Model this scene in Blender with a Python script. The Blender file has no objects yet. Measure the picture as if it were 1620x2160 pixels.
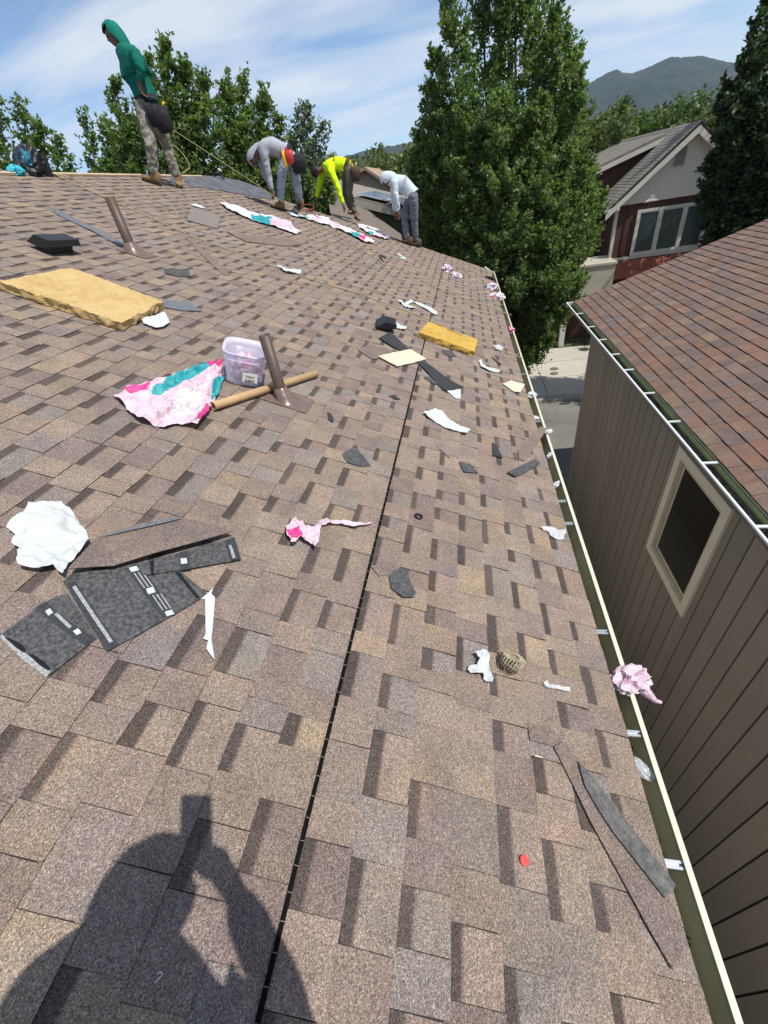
import bpy, bmesh, math, random
import numpy as np
from mathutils import Vector, Matrix, noise

random.seed(7)
RNG = np.random.default_rng(7)
rad = math.radians
SC = bpy.context.scene
COL = SC.collection

# ---------------------------------------------------------------- camera, sky, sun, exposure
PITCH = rad(23.5)                       # pitch of the roof we stand on
CZ = 1.5375                             # lens height above the roof point below it
F_PX = 869.52                           # focal length in pixels of the 1620 x 2160 photograph
ROT = np.array([[0.97891375, -0.01659176, -0.20359909],
                [0.14977279, -0.61947446, 0.77059685],
                [-0.13890999, -0.78484146, -0.60392707]])   # world = ROT @ (right, down, forward)
CAM = np.array([0.0, 0.0, CZ])
cd = bpy.data.cameras.new('camera')
cam = bpy.data.objects.new('camera', cd)
COL.objects.link(cam)
cd.sensor_width = 36.0
cd.lens = F_PX / 2160 * 36
cd.clip_start = 0.02
cd.clip_end = 30000
m = Matrix.Identity(4)
for i in range(3):
    m[i][0] = ROT[i, 0]; m[i][1] = -ROT[i, 1]; m[i][2] = -ROT[i, 2]
m[2][3] = CZ
cam.matrix_world = m
SC.camera = cam
SC.view_settings.view_transform = 'Standard'
SC.view_settings.look = 'None'
SC.view_settings.gamma = 1.0
SC.view_settings.exposure = 0.2
SC.cycles.max_bounces = 6
SC.cycles.transparent_max_bounces = 8
SC.cycles.volume_bounces = 0

SUN = Vector((0.50, -0.205, 0.842)).normalized()     # towards the sun
sun_el = math.asin(SUN.z)
sun_az = math.atan2(SUN.x, SUN.y)
sd = bpy.data.lights.new('sun', 'SUN')
sd.energy = 4.7
sd.angle = rad(0.53)
sd.color = (1.0, 0.955, 0.89)
so = bpy.data.objects.new('sun', sd)
COL.objects.link(so)
so.rotation_euler = SUN.to_track_quat('Z', 'Y').to_euler()
so.location = (8, -4, 14)

W = bpy.data.worlds.new('World')
SC.world = W
W.use_nodes = True
wt = W.node_tree
wt.nodes.clear()


def wn(t, **k):
    n = wt.nodes.new(t)
    for a, b in k.items():
        setattr(n, a, b)
    return n


w_out = wn('ShaderNodeOutputWorld')
w_bg = wn('ShaderNodeBackground')
w_bg.inputs['Strength'].default_value = 0.095
w_sky = wn('ShaderNodeTexSky', sky_type='NISHITA', sun_disc=False)
w_sky.sun_elevation = sun_el
w_sky.sun_rotation = sun_az
w_sky.altitude = 2000
w_sky.air_density = 1.0
w_sky.dust_density = 0.6
w_sky.ozone_density = 1.5
tc = wn('ShaderNodeTexCoord')
sep = wn('ShaderNodeSeparateXYZ')
wt.links.new(tc.outputs['Generated'], sep.inputs[0])
addz = wn('ShaderNodeMath', operation='ADD'); addz.inputs[1].default_value = 0.22
wt.links.new(sep.outputs['Z'], addz.inputs[0])
mx = wn('ShaderNodeMath', operation='MAXIMUM'); mx.inputs[1].default_value = 0.05
wt.links.new(addz.outputs[0], mx.inputs[0])
dx = wn('ShaderNodeMath', operation='DIVIDE'); dy = wn('ShaderNodeMath', operation='DIVIDE')
wt.links.new(sep.outputs['X'], dx.inputs[0]); wt.links.new(mx.outputs[0], dx.inputs[1])
wt.links.new(sep.outputs['Y'], dy.inputs[0]); wt.links.new(mx.outputs[0], dy.inputs[1])
cmb = wn('ShaderNodeCombineXYZ')
wt.links.new(dx.outputs[0], cmb.inputs[0]); wt.links.new(dy.outputs[0], cmb.inputs[1])
mp = wn('ShaderNodeMapping')
mp.inputs['Rotation'].default_value = (0, 0, rad(-24))
mp.inputs['Location'].default_value = (3.1, 0.7, 0)
mp.inputs['Scale'].default_value = (0.55, 1.5, 1)
wt.links.new(cmb.outputs[0], mp.inputs[0])
cn = wn('ShaderNodeTexNoise')
cn.inputs['Scale'].default_value = 1.9; cn.inputs['Detail'].default_value = 7
cn.inputs['Roughness'].default_value = 0.52; cn.inputs['Distortion'].default_value = 0.35
wt.links.new(mp.outputs[0], cn.inputs['Vector'])
cr = wn('ShaderNodeValToRGB')
cr.color_ramp.elements[0].position = 0.36; cr.color_ramp.elements[0].color = (0.10, 0.10, 0.10, 1)
cr.color_ramp.elements[1].position = 0.66; cr.color_ramp.elements[1].color = (0.95, 0.95, 0.95, 1)
wt.links.new(cn.outputs['Fac'], cr.inputs[0])
tint = wn('ShaderNodeMix', data_type='RGBA', blend_type='MULTIPLY')
tint.inputs[0].default_value = 1.0
tint.inputs[7].default_value = (1.10, 1.30, 1.42, 1)
wt.links.new(w_sky.outputs[0], tint.inputs[6])
cmix = wn('ShaderNodeMix', data_type='RGBA')
cmix.inputs[7].default_value = (7.9, 8.3, 8.8, 1)
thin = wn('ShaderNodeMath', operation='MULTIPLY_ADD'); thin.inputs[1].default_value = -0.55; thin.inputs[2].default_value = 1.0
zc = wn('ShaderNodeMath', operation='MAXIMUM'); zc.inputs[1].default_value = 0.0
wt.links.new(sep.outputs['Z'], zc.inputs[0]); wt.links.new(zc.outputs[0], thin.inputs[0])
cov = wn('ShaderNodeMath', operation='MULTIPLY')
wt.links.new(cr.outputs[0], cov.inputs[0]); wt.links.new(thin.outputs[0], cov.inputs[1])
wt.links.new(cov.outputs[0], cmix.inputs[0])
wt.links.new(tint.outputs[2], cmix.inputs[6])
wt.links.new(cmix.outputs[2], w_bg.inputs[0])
wt.links.new(w_bg.outputs[0], w_out.inputs[0])

# ---------------------------------------------------------------- geometry helpers
SP, CP = math.sin(PITCH), math.cos(PITCH)
NW = np.array([SP, 0, CP])


def ray(x, y):
    return ROT @ np.array([x - 810.0, y - 1080.0, F_PX])


def roofw(x, y, off=0.0):
    """World point of the roof plane (raised by off) seen at a photograph pixel."""
    r = ray(x, y)
    k = (off - CAM @ NW) / (r @ NW)
    return Vector(CAM + k * r)


def loc(P):
    """World point to roof coordinates: x down the slope, y along the eave, z off the roof."""
    return Vector((P[0] * CP - P[2] * SP, P[1], P[0] * SP + P[2] * CP))


def wld(L):
    return Vector((L[0] * CP + L[2] * SP, L[1], -L[0] * SP + L[2] * CP))


def rl(x, y, off=0.0):
    return loc(roofw(x, y, off))


def at(x, y, Y=None, X=None, Z=None):
    r = ray(x, y)
    a, v = (1, Y) if Y is not None else ((0, X) if X is not None else (2, Z))
    return Vector(CAM + (v - CAM[a]) / r[a] * r)


def proj(P):
    c = ROT.T @ (np.array(P) - CAM)
    if c[2] < 0.05:
        return None
    return c[0] / c[2] * F_PX + 810, c[1] / c[2] * F_PX + 1080


def tag(o, label=None, cat=None, group=None, kind=None):
    if label: o['label'] = label
    if cat: o['category'] = cat
    if group: o['group'] = group
    if kind: o['kind'] = kind
    return o


def empty(name, location=(0, 0, 0), rot=(0, 0, 0), parent=None):
    o = bpy.data.objects.new(name, None)
    COL.objects.link(o)
    o.empty_display_size = 0.1
    o.location = location
    o.rotation_euler = rot
    o.parent = parent
    return o


def obj(name, me, mats=None, parent=None, location=(0, 0, 0), rot=(0, 0, 0), smooth=False):
    if mats is not None:
        for mm in (mats if isinstance(mats, (list, tuple)) else [mats]):
            me.materials.append(mm)
    if smooth:
        me.polygons.foreach_set('use_smooth', [True] * len(me.polygons))
    o = bpy.data.objects.new(name, me)
    COL.objects.link(o)
    o.location = location
    o.rotation_euler = rot
    o.parent = parent
    return o


def bmo(name, bm, mats=None, parent=None, location=(0, 0, 0), rot=(0, 0, 0), smooth=False):
    me = bpy.data.meshes.new(name)
    bmesh.ops.recalc_face_normals(bm, faces=bm.faces[:])
    bm.to_mesh(me)
    bm.free()
    return obj(name, me, mats, parent, location, rot, smooth)


def pyd(name, v, f):
    me = bpy.data.meshes.new(name)
    me.from_pydata([tuple(x) for x in v], [], f)
    me.update()
    return me


def np_mesh(name, verts, faces):
    """Fast mesh from numpy arrays; faces is (n, k)."""
    me = bpy.data.meshes.new(name)
    n, k = faces.shape
    me.vertices.add(len(verts)); me.vertices.foreach_set('co', verts.astype(np.float32).ravel())
    me.loops.add(n * k); me.loops.foreach_set('vertex_index', faces.astype(np.int32).ravel())
    me.polygons.add(n)
    me.polygons.foreach_set('loop_start', np.arange(0, n * k, k, dtype=np.int32))
    me.polygons.foreach_set('loop_total', np.full(n, k, dtype=np.int32))
    me.update(calc_edges=True)
    return me


def box(bm, x0, x1, y0, y1, z0, z1, mat=0):
    v = [bm.verts.new(p) for p in ((x0, y0, z0), (x1, y0, z0), (x1, y1, z0), (x0, y1, z0),
                                   (x0, y0, z1), (x1, y0, z1), (x1, y1, z1), (x0, y1, z1))]
    fs = [bm.faces.new([v[i] for i in q]) for q in
          ((3, 2, 1, 0), (4, 5, 6, 7), (0, 1, 5, 4), (1, 2, 6, 5), (2, 3, 7, 6), (3, 0, 4, 7))]
    for f in fs: f.material_index = mat
    return v


def boxo(name, dims, mat, parent=None, bevel=0.0, location=(0, 0, 0), rot=(0, 0, 0)):
    bm = bmesh.new()
    box(bm, *dims)
    if bevel:
        bmesh.ops.bevel(bm, geom=bm.edges[:], offset=bevel, segments=2, affect='EDGES', profile=0.6)
    return bmo(name, bm, mat, parent, location, rot)


def prism(bm, pts, axis, a0, a1, mat=0):
    """Extrude a 2-D outline along a world axis ('x' or 'y')."""
    def P(p, a):
        return (a, p[0], p[1]) if axis == 'x' else (p[0], a, p[1])
    A = [bm.verts.new(P(p, a0)) for p in pts]
    B = [bm.verts.new(P(p, a1)) for p in pts]
    n = len(pts)
    fs = [bm.faces.new(A), bm.faces.new(B[::-1])]
    for i in range(n):
        fs.append(bm.faces.new([A[i], B[i], B[(i + 1) % n], A[(i + 1) % n]]))
    for f in fs: f.material_index = mat


def tube(bm, pts, r, seg=8, cap=True, mat=0):
    pts = [Vector(p) for p in pts]
    rr = r if isinstance(r, (list, tuple)) else [r] * len(pts)
    rings = []
    up = Vector((0, 0, 1))
    for i, p in enumerate(pts):
        t = (pts[min(i + 1, len(pts) - 1)] - pts[max(i - 1, 0)]).normalized()
        a = t.cross(up)
        if a.length < 0.05: a = t.cross(Vector((1, 0, 0)))
        a.normalize(); b = t.cross(a)
        rings.append([bm.verts.new(p + (a * math.cos(2 * math.pi * k / seg) + b * math.sin(2 * math.pi * k / seg)) * rr[i])
                      for k in range(seg)])
    for i in range(len(rings) - 1):
        for k in range(seg):
            f = bm.faces.new([rings[i][k], rings[i][(k + 1) % seg], rings[i + 1][(k + 1) % seg], rings[i + 1][k]])
            f.smooth = True; f.material_index = mat
    if cap:
        bm.faces.new(rings[0][::-1]).material_index = mat
        bm.faces.new(rings[-1]).material_index = mat


def lathe(bm, prof, seg=24, center=(0, 0, 0), cap=False):
    rings = []
    for r, z in prof:
        rings.append([bm.verts.new((center[0] + r * math.cos(2 * math.pi * k / seg),
                                    center[1] + r * math.sin(2 * math.pi * k / seg), center[2] + z)) for k in range(seg)])
    for i in range(len(rings) - 1):
        for k in range(seg):
            bm.faces.new([rings[i][k], rings[i][(k + 1) % seg], rings[i + 1][(k + 1) % seg], rings[i + 1][k]]).smooth = True
    if cap:
        bm.faces.new(rings[-1])


def nz(p, s=1.0, seed=0.0):
    return noise.noise(Vector((p[0] * s + seed, p[1] * s + seed * 1.7, p[2] * s - seed)))


# ---------------------------------------------------------------- material helpers
def mat(name, color=(0.5, 0.5, 0.5), rough=0.8, spec=0.3, metal=0.0):
    M = bpy.data.materials.new(name)
    M.use_nodes = True
    b = M.node_tree.nodes['Principled BSDF']
    b.inputs['Base Color'].default_value = (*color, 1)
    b.inputs['Roughness'].default_value = rough
    b.inputs['Specular IOR Level'].default_value = spec
    b.inputs['Metallic'].default_value = metal
    M.diffuse_color = (*color, 1)
    return M


class NT:
    def __init__(self, M):
        self.t = M.node_tree; self.b = self.t.nodes.get('Principled BSDF'); self.out = self.t.nodes.get('Material Output')

    def n(self, t, ins=None, **k):
        x = self.t.nodes.new(t)
        for a, v in k.items(): setattr(x, a, v)
        for a, v in (ins or {}).items(): x.inputs[a].default_value = v
        return x

    def l(self, a, b): self.t.links.new(a, b)

    def coords(self, kind='Object'):
        if kind == 'Position':
            return self.n('ShaderNodeNewGeometry').outputs['Position']
        return self.n('ShaderNodeTexCoord').outputs[kind]

    def noise(self, co, scale, detail=3, rough=0.55, dist=0.0):
        x = self.n('ShaderNodeTexNoise', {'Scale': scale, 'Detail': detail, 'Roughness': rough, 'Distortion': dist})
        self.l(co, x.inputs['Vector'])
        return x.outputs['Fac']

    def ramp(self, fac, stops):
        x = self.n('ShaderNodeValToRGB')
        e = x.color_ramp.elements
        while len(e) < len(stops): e.new(0.5)
        for i, (p, c) in enumerate(stops):
            e[i].position = p
            e[i].color = (*c, 1) if isinstance(c, (tuple, list)) else (c, c, c, 1)
        self.l(fac, x.inputs[0])
        return x.outputs[0]

    def mix(self, fac, a, b, mode='MIX'):
        x = self.n('ShaderNodeMix', data_type='RGBA', blend_type=mode)
        for v, i in ((fac, 0), (a, 6), (b, 7)):
            if isinstance(v, (int, float)): x.inputs[i].default_value = v
            elif isinstance(v, tuple): x.inputs[i].default_value = (*v, 1)
            else: self.l(v, x.inputs[i])
        return x.outputs[2]

    def bump(self, h, strength=0.3, dist=0.01):
        x = self.n('ShaderNodeBump', {'Strength': strength, 'Distance': dist})
        self.l(h, x.inputs['Height'])
        self.l(x.outputs[0], self.b.inputs['Normal'])

    def col(self, c): self.l(c, self.b.inputs['Base Color'])


def mottled(name, c1, c2, scale=6.0, detail=5, rough=0.8, spec=0.3, bump=0.0, bdist=0.005, fine=0.0, finescale=300, co='Object'):
    M = mat(name, c1, rough, spec)
    t = NT(M); k = t.coords(co)
    f = t.noise(k, scale, detail, 0.6)
    c = t.ramp(f, [(0.3, c1), (0.7, c2)])
    if fine:
        g = t.noise(k, finescale, 2, 0.5)
        c = t.mix(fine, c, t.ramp(g, [(0.3, 0.25), (0.7, 1.0)]), 'MULTIPLY')
    t.col(c)
    if bump:
        t.bump(t.noise(k, scale * 4, 4, 0.6), bump, bdist)
    return M


def granule(name, gain=1.0, rust=None):
    """Asphalt shingle: base colour from the piece's colour attribute, coarse mineral granules on it."""
    M = mat(name, (0.2, 0.17, 0.15), 0.95, 0.12)
    t = NT(M)
    a = t.n('ShaderNodeVertexColor', layer_name='Col')
    pos = t.coords('Position')
    v = t.n('ShaderNodeTexVoronoi', {'Scale': 430.0}); t.l(pos, v.inputs['Vector'])
    g = t.ramp(v.outputs['Color'], [(0.10, 0.36), (0.42, 0.80), (0.70, 1.10), (0.95, 2.0)])
    c = t.mix(1.0, a.outputs['Color'], g, 'MULTIPLY')
    patch = t.ramp(t.noise(pos, 5.5, 3, 0.55), [(0.28, (0.90, 0.90, 0.93)), (0.5, (1.0, 1.0, 1.0)), (0.72, (1.14, 1.08, 0.97))])
    c = t.mix(0.9, c, patch, 'MULTIPLY')
    med = t.ramp(t.noise(pos, 9.0, 4, 0.6), [(0.25, 0.86), (0.75, 1.13)])
    c = t.mix(1.0, c, med, 'MULTIPLY')
    hue = t.ramp(t.noise(pos, 130.0, 2, 0.5), [(0.3, (1.08, 0.99, 0.93)), (0.7, (0.93, 1.0, 1.06))])
    c = t.mix(0.7, c, hue, 'MULTIPLY')
    scuff = t.ramp(t.noise(pos, 2.3, 6, 0.75, 0.6), [(0.64, 0.0), (0.74, 1.0)])
    c = t.mix(t.mix(1.0, scuff, (0.22, 0.22, 0.22), 'MULTIPLY'), c, (0.40, 0.36, 0.33))
    if rust:
        r = t.ramp(t.noise(pos, 3.0, 6, 0.7), [(0.48, 0.0), (0.68, 1.0)])
        c = t.mix(t.mix(1.0, r, (0.5, 0.5, 0.5), 'MULTIPLY'), c, rust)
    t.col(c)
    t.bump(v.outputs['Distance'], 0.55, 0.004)
    return M


M_GRAN = granule('shingle_granules')
M_GRAN2 = granule('red_brown_shingle_granules', rust=(0.27, 0.125, 0.075))
M_EDGE = mat('asphalt_edge', (0.045, 0.038, 0.035), 0.9, 0.2)
M_DECK = mottled('felt_underlay', (0.03, 0.03, 0.032), (0.06, 0.06, 0.065), 3)
M_BLACK = mat('black_plastic', (0.013, 0.014, 0.016), 0.42, 0.5)
M_WHITE = mottled('white_film', (0.54, 0.57, 0.56), (0.47, 0.50, 0.49), 9, rough=0.45, bump=0.2, bdist=0.01)
M_PAPER = mottled('cream_paper', (0.62, 0.55, 0.42), (0.52, 0.45, 0.33), 14, rough=0.85, bump=0.4, bdist=0.01)
M_WOOD = mottled('pale_wood', (0.52, 0.40, 0.27), (0.40, 0.29, 0.18), 12, rough=0.75)
M_CREAM = mottled('cream_paint', (0.80, 0.78, 0.68), (0.74, 0.72, 0.62), 5, rough=0.5)
M_GALV = mottled('galvanised_steel', (0.62, 0.65, 0.67), (0.48, 0.51, 0.54), 20, rough=0.35, spec=0.5)
M_GALV.node_tree.nodes['Principled BSDF'].inputs['Metallic'].default_value = 0.6
M_ROPE = mottled('rope_fibre', (0.42, 0.36, 0.21), (0.30, 0.245, 0.125), 60, rough=0.9)
M_SKIN = mottled('skin', (0.20, 0.105, 0.07), (0.15, 0.075, 0.05), 20, rough=0.6)
M_TUBC = None
M_HAIR = mat('black_hair', (0.012, 0.011, 0.011), 0.55, 0.4)


# ================================================================= GROUND AND FAR SETTING
GZ = -5.6
gm = mat('ground_soil', (0.12, 0.10, 0.07), 0.95, 0.1)
t = NT(gm); k = t.coords('Position')
t.col(t.mix(t.ramp(t.noise(k, 0.4, 6, 0.65), [(0.4, 0.0), (0.6, 1.0)]),
            t.ramp(t.noise(k, 4.0, 4, 0.6), [(0.3, (0.10, 0.085, 0.06)), (0.7, (0.16, 0.13, 0.09))]),
            t.ramp(t.noise(k, 2.0, 4, 0.6), [(0.3, (0.035, 0.055, 0.02)), (0.7, (0.06, 0.085, 0.03))])))
gs = 9000
tag(obj('ground', pyd('ground', [(-gs, -gs, GZ), (gs, -gs, GZ), (gs, gs, GZ), (-gs, gs, GZ)], [(0, 1, 2, 3)]), gm), kind='structure')

am = mottled('asphalt', (0.15, 0.145, 0.13), (0.23, 0.22, 0.195), 0.9, 8, 0.95, 0.1, 0.2, 0.01, 0.35, 60, 'Position')
tag(boxo('road', (-30, 40, 9.3, 15.75, GZ, GZ + 0.004), am), kind='structure')
cm = mottled('concrete', (0.52, 0.48, 0.40), (0.42, 0.39, 0.33), 0.8, 7, 0.9, 0.15, 0.15, 0.01, 0.18, 40, 'Position')
tag(boxo('pavement', (-0.5, 2.55, -3.0, 9.28, GZ, GZ + 0.012), cm), kind='structure')
drive = tag(boxo('driveway', (-1.0, 9.0, 16.3, 21.95, GZ, GZ + 0.02), cm), kind='structure')
# expansion joints pressed into the driveway as shallow dark grooves built as thin strips
jm = mat('joint_dirt', (0.10, 0.09, 0.075), 0.95, 0.1)
for yj in (18.2, 20.1):
    boxo('joint', (-1.0, 9.0, yj, yj + 0.02, GZ + 0.021, GZ + 0.024), jm, drive)
boxo('joint', (3.1, 3.12, 16.3, 21.9, GZ + 0.021, GZ + 0.024), jm, drive)
gm2 = mottled('exposed_aggregate', (0.50, 0.46, 0.39), (0.34, 0.31, 0.26), 9, 3, 0.95, 0.1, 0.8, 0.03, 0.5, 14, 'Position')
bm = bmesh.new(); prism(bm, [(15.75, GZ), (15.76, GZ + 0.10), (15.83, GZ + 0.13), (16.3, GZ + 0.05), (16.3, GZ)], 'x', -1.0, 9.0)
tag(bmo('kerb', bm, gm2), kind='structure')
for q in ((1169, 778), (1169, 788)):
    p = at(*q, Z=GZ + 0.025)
    bm = bmesh.new(); lathe(bm, [(0.17, 0), (0.17, 0.012), (0.12, 0.016), (0.001, 0.016)], 20)
    o = bmo('utility_cover', bm, mottled('cast_iron', (0.16, 0.15, 0.12), (0.11, 0.1, 0.085), 20), None, p)
    tag(o, 'small round grey utility cover in the driveway, ' + ('farther of the two' if q[1] == 778 else 'nearer of the two'), 'cover', 'round covers in the driveway')


def mountain(name, Y, sil, base_z, depth, nx, mt, seed, rough):
    """Ridge whose skyline follows points (x, z); slopes fall towards the viewer and behind."""
    xs = np.linspace(sil[0][0], sil[-1][0], nx)
    top = np.interp(xs, [s[0] for s in sil], [s[1] for s in sil])
    ny = 90
    V = np.zeros((ny, nx, 3))
    for j in range(ny):
        f = j / (ny - 1) * 1.25
        prof = f ** 1.15 if f <= 1 else max(0, 1 - (f - 1) * 2.2)
        for i in range(nx):
            x = xs[i]; y = Y - depth * (1 - f)
            gully = noise.fractal(Vector((x / 240 + seed, y / 420, seed)), 0.9, 2.1, 5)
            tree = noise.noise(Vector((x / 9.0, y / 14.0, seed)))
            z = base_z + (top[i] - base_z) * prof + gully * rough * math.sin(min(f, 1) * math.pi) + tree * 4.5 * min(1, 3 * prof)
            V[j, i] = (x, y, z)
    idx = np.arange(nx * ny).reshape(ny, nx)
    F = np.stack([idx[:-1, :-1], idx[:-1, 1:], idx[1:, 1:], idx[1:, :-1]], -1).reshape(-1, 4)
    o = obj(name, np_mesh(name, V.reshape(-1, 3), F), mt, smooth=False)
    return tag(o, kind='structure')


hm = mat('forested_slope', (0.05, 0.065, 0.04), 0.95, 0.05)
t = NT(hm); k = t.coords('Position')
c = t.ramp(t.noise(k, 0.06, 5, 0.75), [(0.35, (0.014, 0.024, 0.018)), (0.52, (0.030, 0.042, 0.028)), (0.72, (0.075, 0.07, 0.052))])
t.col(t.mix(t.ramp(t.noise(k, 0.0045, 4, 0.6), [(0.45, 0.0), (0.7, 0.5)]), c, (0.08, 0.072, 0.055)))
mountain('mountain', 3000, [(-500, 60), (100, 215), (537, 268), (610, 292), (680, 313), (722, 320), (750, 303), (789, 294), (840, 299), (955, 322),
                            (1000, 312), (1086, 304), (1150, 280), (1216, 257), (1300, 232), (1379, 222), (1700, 205), (2300, 120), (3000, 30)], GZ, 1500, 420, hm, 3.1, 34)
mountain('hill', 2300, [(-2600, -5), (-1500, 60), (-900, 120), (-475, 158), (-350, 161), (-140, 158), (60, 166), (300, 150), (800, 90), (1400, 10)], GZ, 1100, 300, hm, 7.7, 20)

# ---------------------------------------------------------------- trees
def leaf_mat(name, c1, c2, trans=0.35):
    M = mat(name, c1, 0.5, 0.35)
    t = NT(M)
    g = t.n('ShaderNodeNewGeometry')
    c = t.ramp(g.outputs['Random Per Island'], [(0.0, c1), (0.6, c2), (1.0, tuple(min(1, v * 1.5) for v in c2))])
    t.col(c)
    tr = t.n('ShaderNodeBsdfTranslucent'); t.l(t.mix(1.0, c, (1.3, 1.5, 0.6), 'MULTIPLY'), tr.inputs[0])
    ms = t.n('ShaderNodeMixShader', {0: trans})
    t.l(t.b.outputs[0], ms.inputs[1]); t.l(tr.outputs[0], ms.inputs[2]); t.l(ms.outputs[0], t.out.inputs[0])
    return M


L_POP = leaf_mat('poplar_leaf', (0.090, 0.140, 0.045), (0.150, 0.205, 0.068), 0.5)
L_BIG = leaf_mat('cottonwood_leaf', (0.085, 0.132, 0.046), (0.140, 0.195, 0.070), 0.48)
L_SIL = leaf_mat('silvery_leaf', (0.075, 0.11, 0.07), (0.13, 0.165, 0.11))
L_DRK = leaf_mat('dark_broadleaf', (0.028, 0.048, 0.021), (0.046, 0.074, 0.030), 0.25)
L_WIL = leaf_mat('willow_leaf', (0.065, 0.095, 0.035), (0.12, 0.15, 0.055))
L_MID = leaf_mat('garden_tree_leaf', (0.05, 0.09, 0.028), (0.085, 0.13, 0.04))
M_BARK = mottled('bark', (0.10, 0.085, 0.065), (0.05, 0.042, 0.035), 14, rough=0.95, bump=0.6, bdist=0.02)


def tree(label, base, spires, lm, leaf=0.10, dens=1.0,  group=None, trunk_r=0.16, fork=0.35, clump=0.30, name='tree'):
    """Tree whose limbs are leafy spires (start, end, radius, leaves); trunk and limbs are tapered tubes."""
    near = base[1] < 20
    if near: leaf *= 0.66; dens *= 2.1; clump *= 0.72
    root = empty(name, base)
    tag(root, label, 'tree', group)
    B = Vector(base)
    bm = bmesh.new()
    topz = max(s[1].z for s in spires)
    F = B + Vector((0, 0, (topz - B.z) * fork))
    tube(bm, [Vector((0, 0, 0)), (F - B) * 0.5 + Vector((0.05, 0.03, 0)), F - B], [trunk_r * 1.25, trunk_r, trunk_r * 0.8], 10)
    P, L = [], []
    for s, e, R, n in spires:
        n = int(n * dens)
        ax = e - s
        ln = ax.length
        tube(bm, [F - B - Vector((0, 0, 0.3)), (F * 0.4 + s * 0.6) - B, s - B, (s * 0.45 + e * 0.55) - B, (s * 0.1 + e * 0.9) - B],
             [trunk_r * 0.5, trunk_r * 0.4, trunk_r * 0.3, trunk_r * 0.16, 0.008], 6)
        if near and lm in (L_POP, L_SIL): R = R * 0.85; n = int(n * 0.5)
        K = max(6, int(ln * R * 9 / clump))
        tt = RNG.random(K) ** 0.9
        prof = R * np.clip(tt * 3 + 0.35, 0, 1) * np.clip(1 - tt, 0.02, 1) ** 0.55
        th = RNG.random(K) * 2 * np.pi
        rr = prof * np.sqrt(RNG.random(K)) * 0.95
        axn = np.array(ax.normalized())
        a = np.cross(axn, [0.3, 0.9, 0.1]); a /= np.linalg.norm(a); b = np.cross(axn, a)
        C = np.array(s) + np.outer(tt * ln, axn) + np.outer(rr * np.cos(th), a) + np.outer(rr * np.sin(th), b)
        which = RNG.integers(0, K, n)
        size = clump * (0.55 + 1.0 * RNG.random(K)) * (0.55 + 0.45 * (1 - tt))
        # each clump is a leafy twig reaching up and outwards
        rad_o = np.outer(np.cos(th), a) + np.outer(np.sin(th), b)
        td = axn * 0.9 + rad_o * (0.25 + 0.75 * RNG.random((K, 1))) + RNG.normal(size=(K, 3)) * 0.28
        td /= np.linalg.norm(td, axis=1)[:, None]
        ul = RNG.random(n) * 2.4 - 0.7
        off = RNG.normal(size=(n, 3)) * (0.30 * size[which] * (1.15 - 0.4 * np.clip(ul, 0, 1.7)))[:, None]
        off += td[which] * (ul * size[which])[:, None]
        P.append(C[which] + off)
    P = np.concatenate(P)
    N = len(P)
    d1 = RNG.normal(size=(N, 3)); d1[:, 2] = d1[:, 2] * 0.7 + 0.35
    d1 /= np.linalg.norm(d1, axis=1)[:, None]
    d2 = np.cross(d1, RNG.normal(size=(N, 3))); d2 /= np.linalg.norm(d2, axis=1)[:, None] + 1e-9
    ls = leaf * (0.6 + 0.8 * RNG.random(N))[:, None]
    up = np.cross(d1, d2)
    V = np.empty((N, 4, 3))
    V[:, 0] = P; V[:, 1] = P + d1 * ls * 0.45 + d2 * ls * 0.30 + up * ls * 0.07
    V[:, 2] = P + d1 * ls; V[:, 3] = P + d1 * ls * 0.45 - d2 * ls * 0.30 + up * ls * 0.07
    me = np_mesh('crown', V.reshape(-1, 3) - np.array(B), np.arange(N * 4).reshape(N, 4))
    bmo('trunk', bm, M_BARK, root)
    obj('crown', me, lm, root)
    return root


def sp(x0, y0, x1, y1, Y, R, n, dy=0.0):
    """Spire from pixel (x0,y0) to tip pixel (x1,y1), standing at distance Y."""
    return (at(x0, y0, Y=Y + dy), at(x1, y1, Y=Y + dy * 1.3), R, n)


def gbase(x, y, Y):
    p = at(x, y, Y=Y)
    return (p.x, p.y, GZ)


# poplars behind the ridge
tree('loose feathery tree top behind the ridge at the far left edge', gbase(60, 400, 15), [
    sp(70, 420, 46, 216, 15, 0.62, 1500, 0.2), sp(30, 430, -8, 205, 15, 0.6, 1300), sp(100, 420, 80, 262, 15, 0.5, 1100, -0.4),
    sp(120, 440, 122, 292, 15, 0.5, 1100, 0.4), sp(-10, 430, -60, 240, 15, 0.7, 1200), sp(130, 460, 150, 330, 15, 0.35, 600),
    sp(0, 440, -5, 300, 15, 0.8, 2200, 0.3), sp(70, 440, 55, 330, 15, 0.7, 1500, -0.3)], L_POP, 0.15, 1.0, 'trees behind the ridge', 0.14, 0.45, 0.26)
tree('small dark tree top between the leftmost tree and the worker in green', gbase(260, 400, 16), [
    sp(215, 420, 180, 240, 16, 0.42, 1100), sp(235, 430, 222, 248, 16, 0.5, 1500), sp(255, 420, 262, 268, 16, 0.5, 1400), sp(285, 430, 292, 318, 16, 0.4, 800),
    sp(240, 440, 235, 320, 16, 0.75, 2000)], L_POP, 0.15, 1.0, 'trees behind the ridge', 0.12, 0.45, 0.26)
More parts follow.
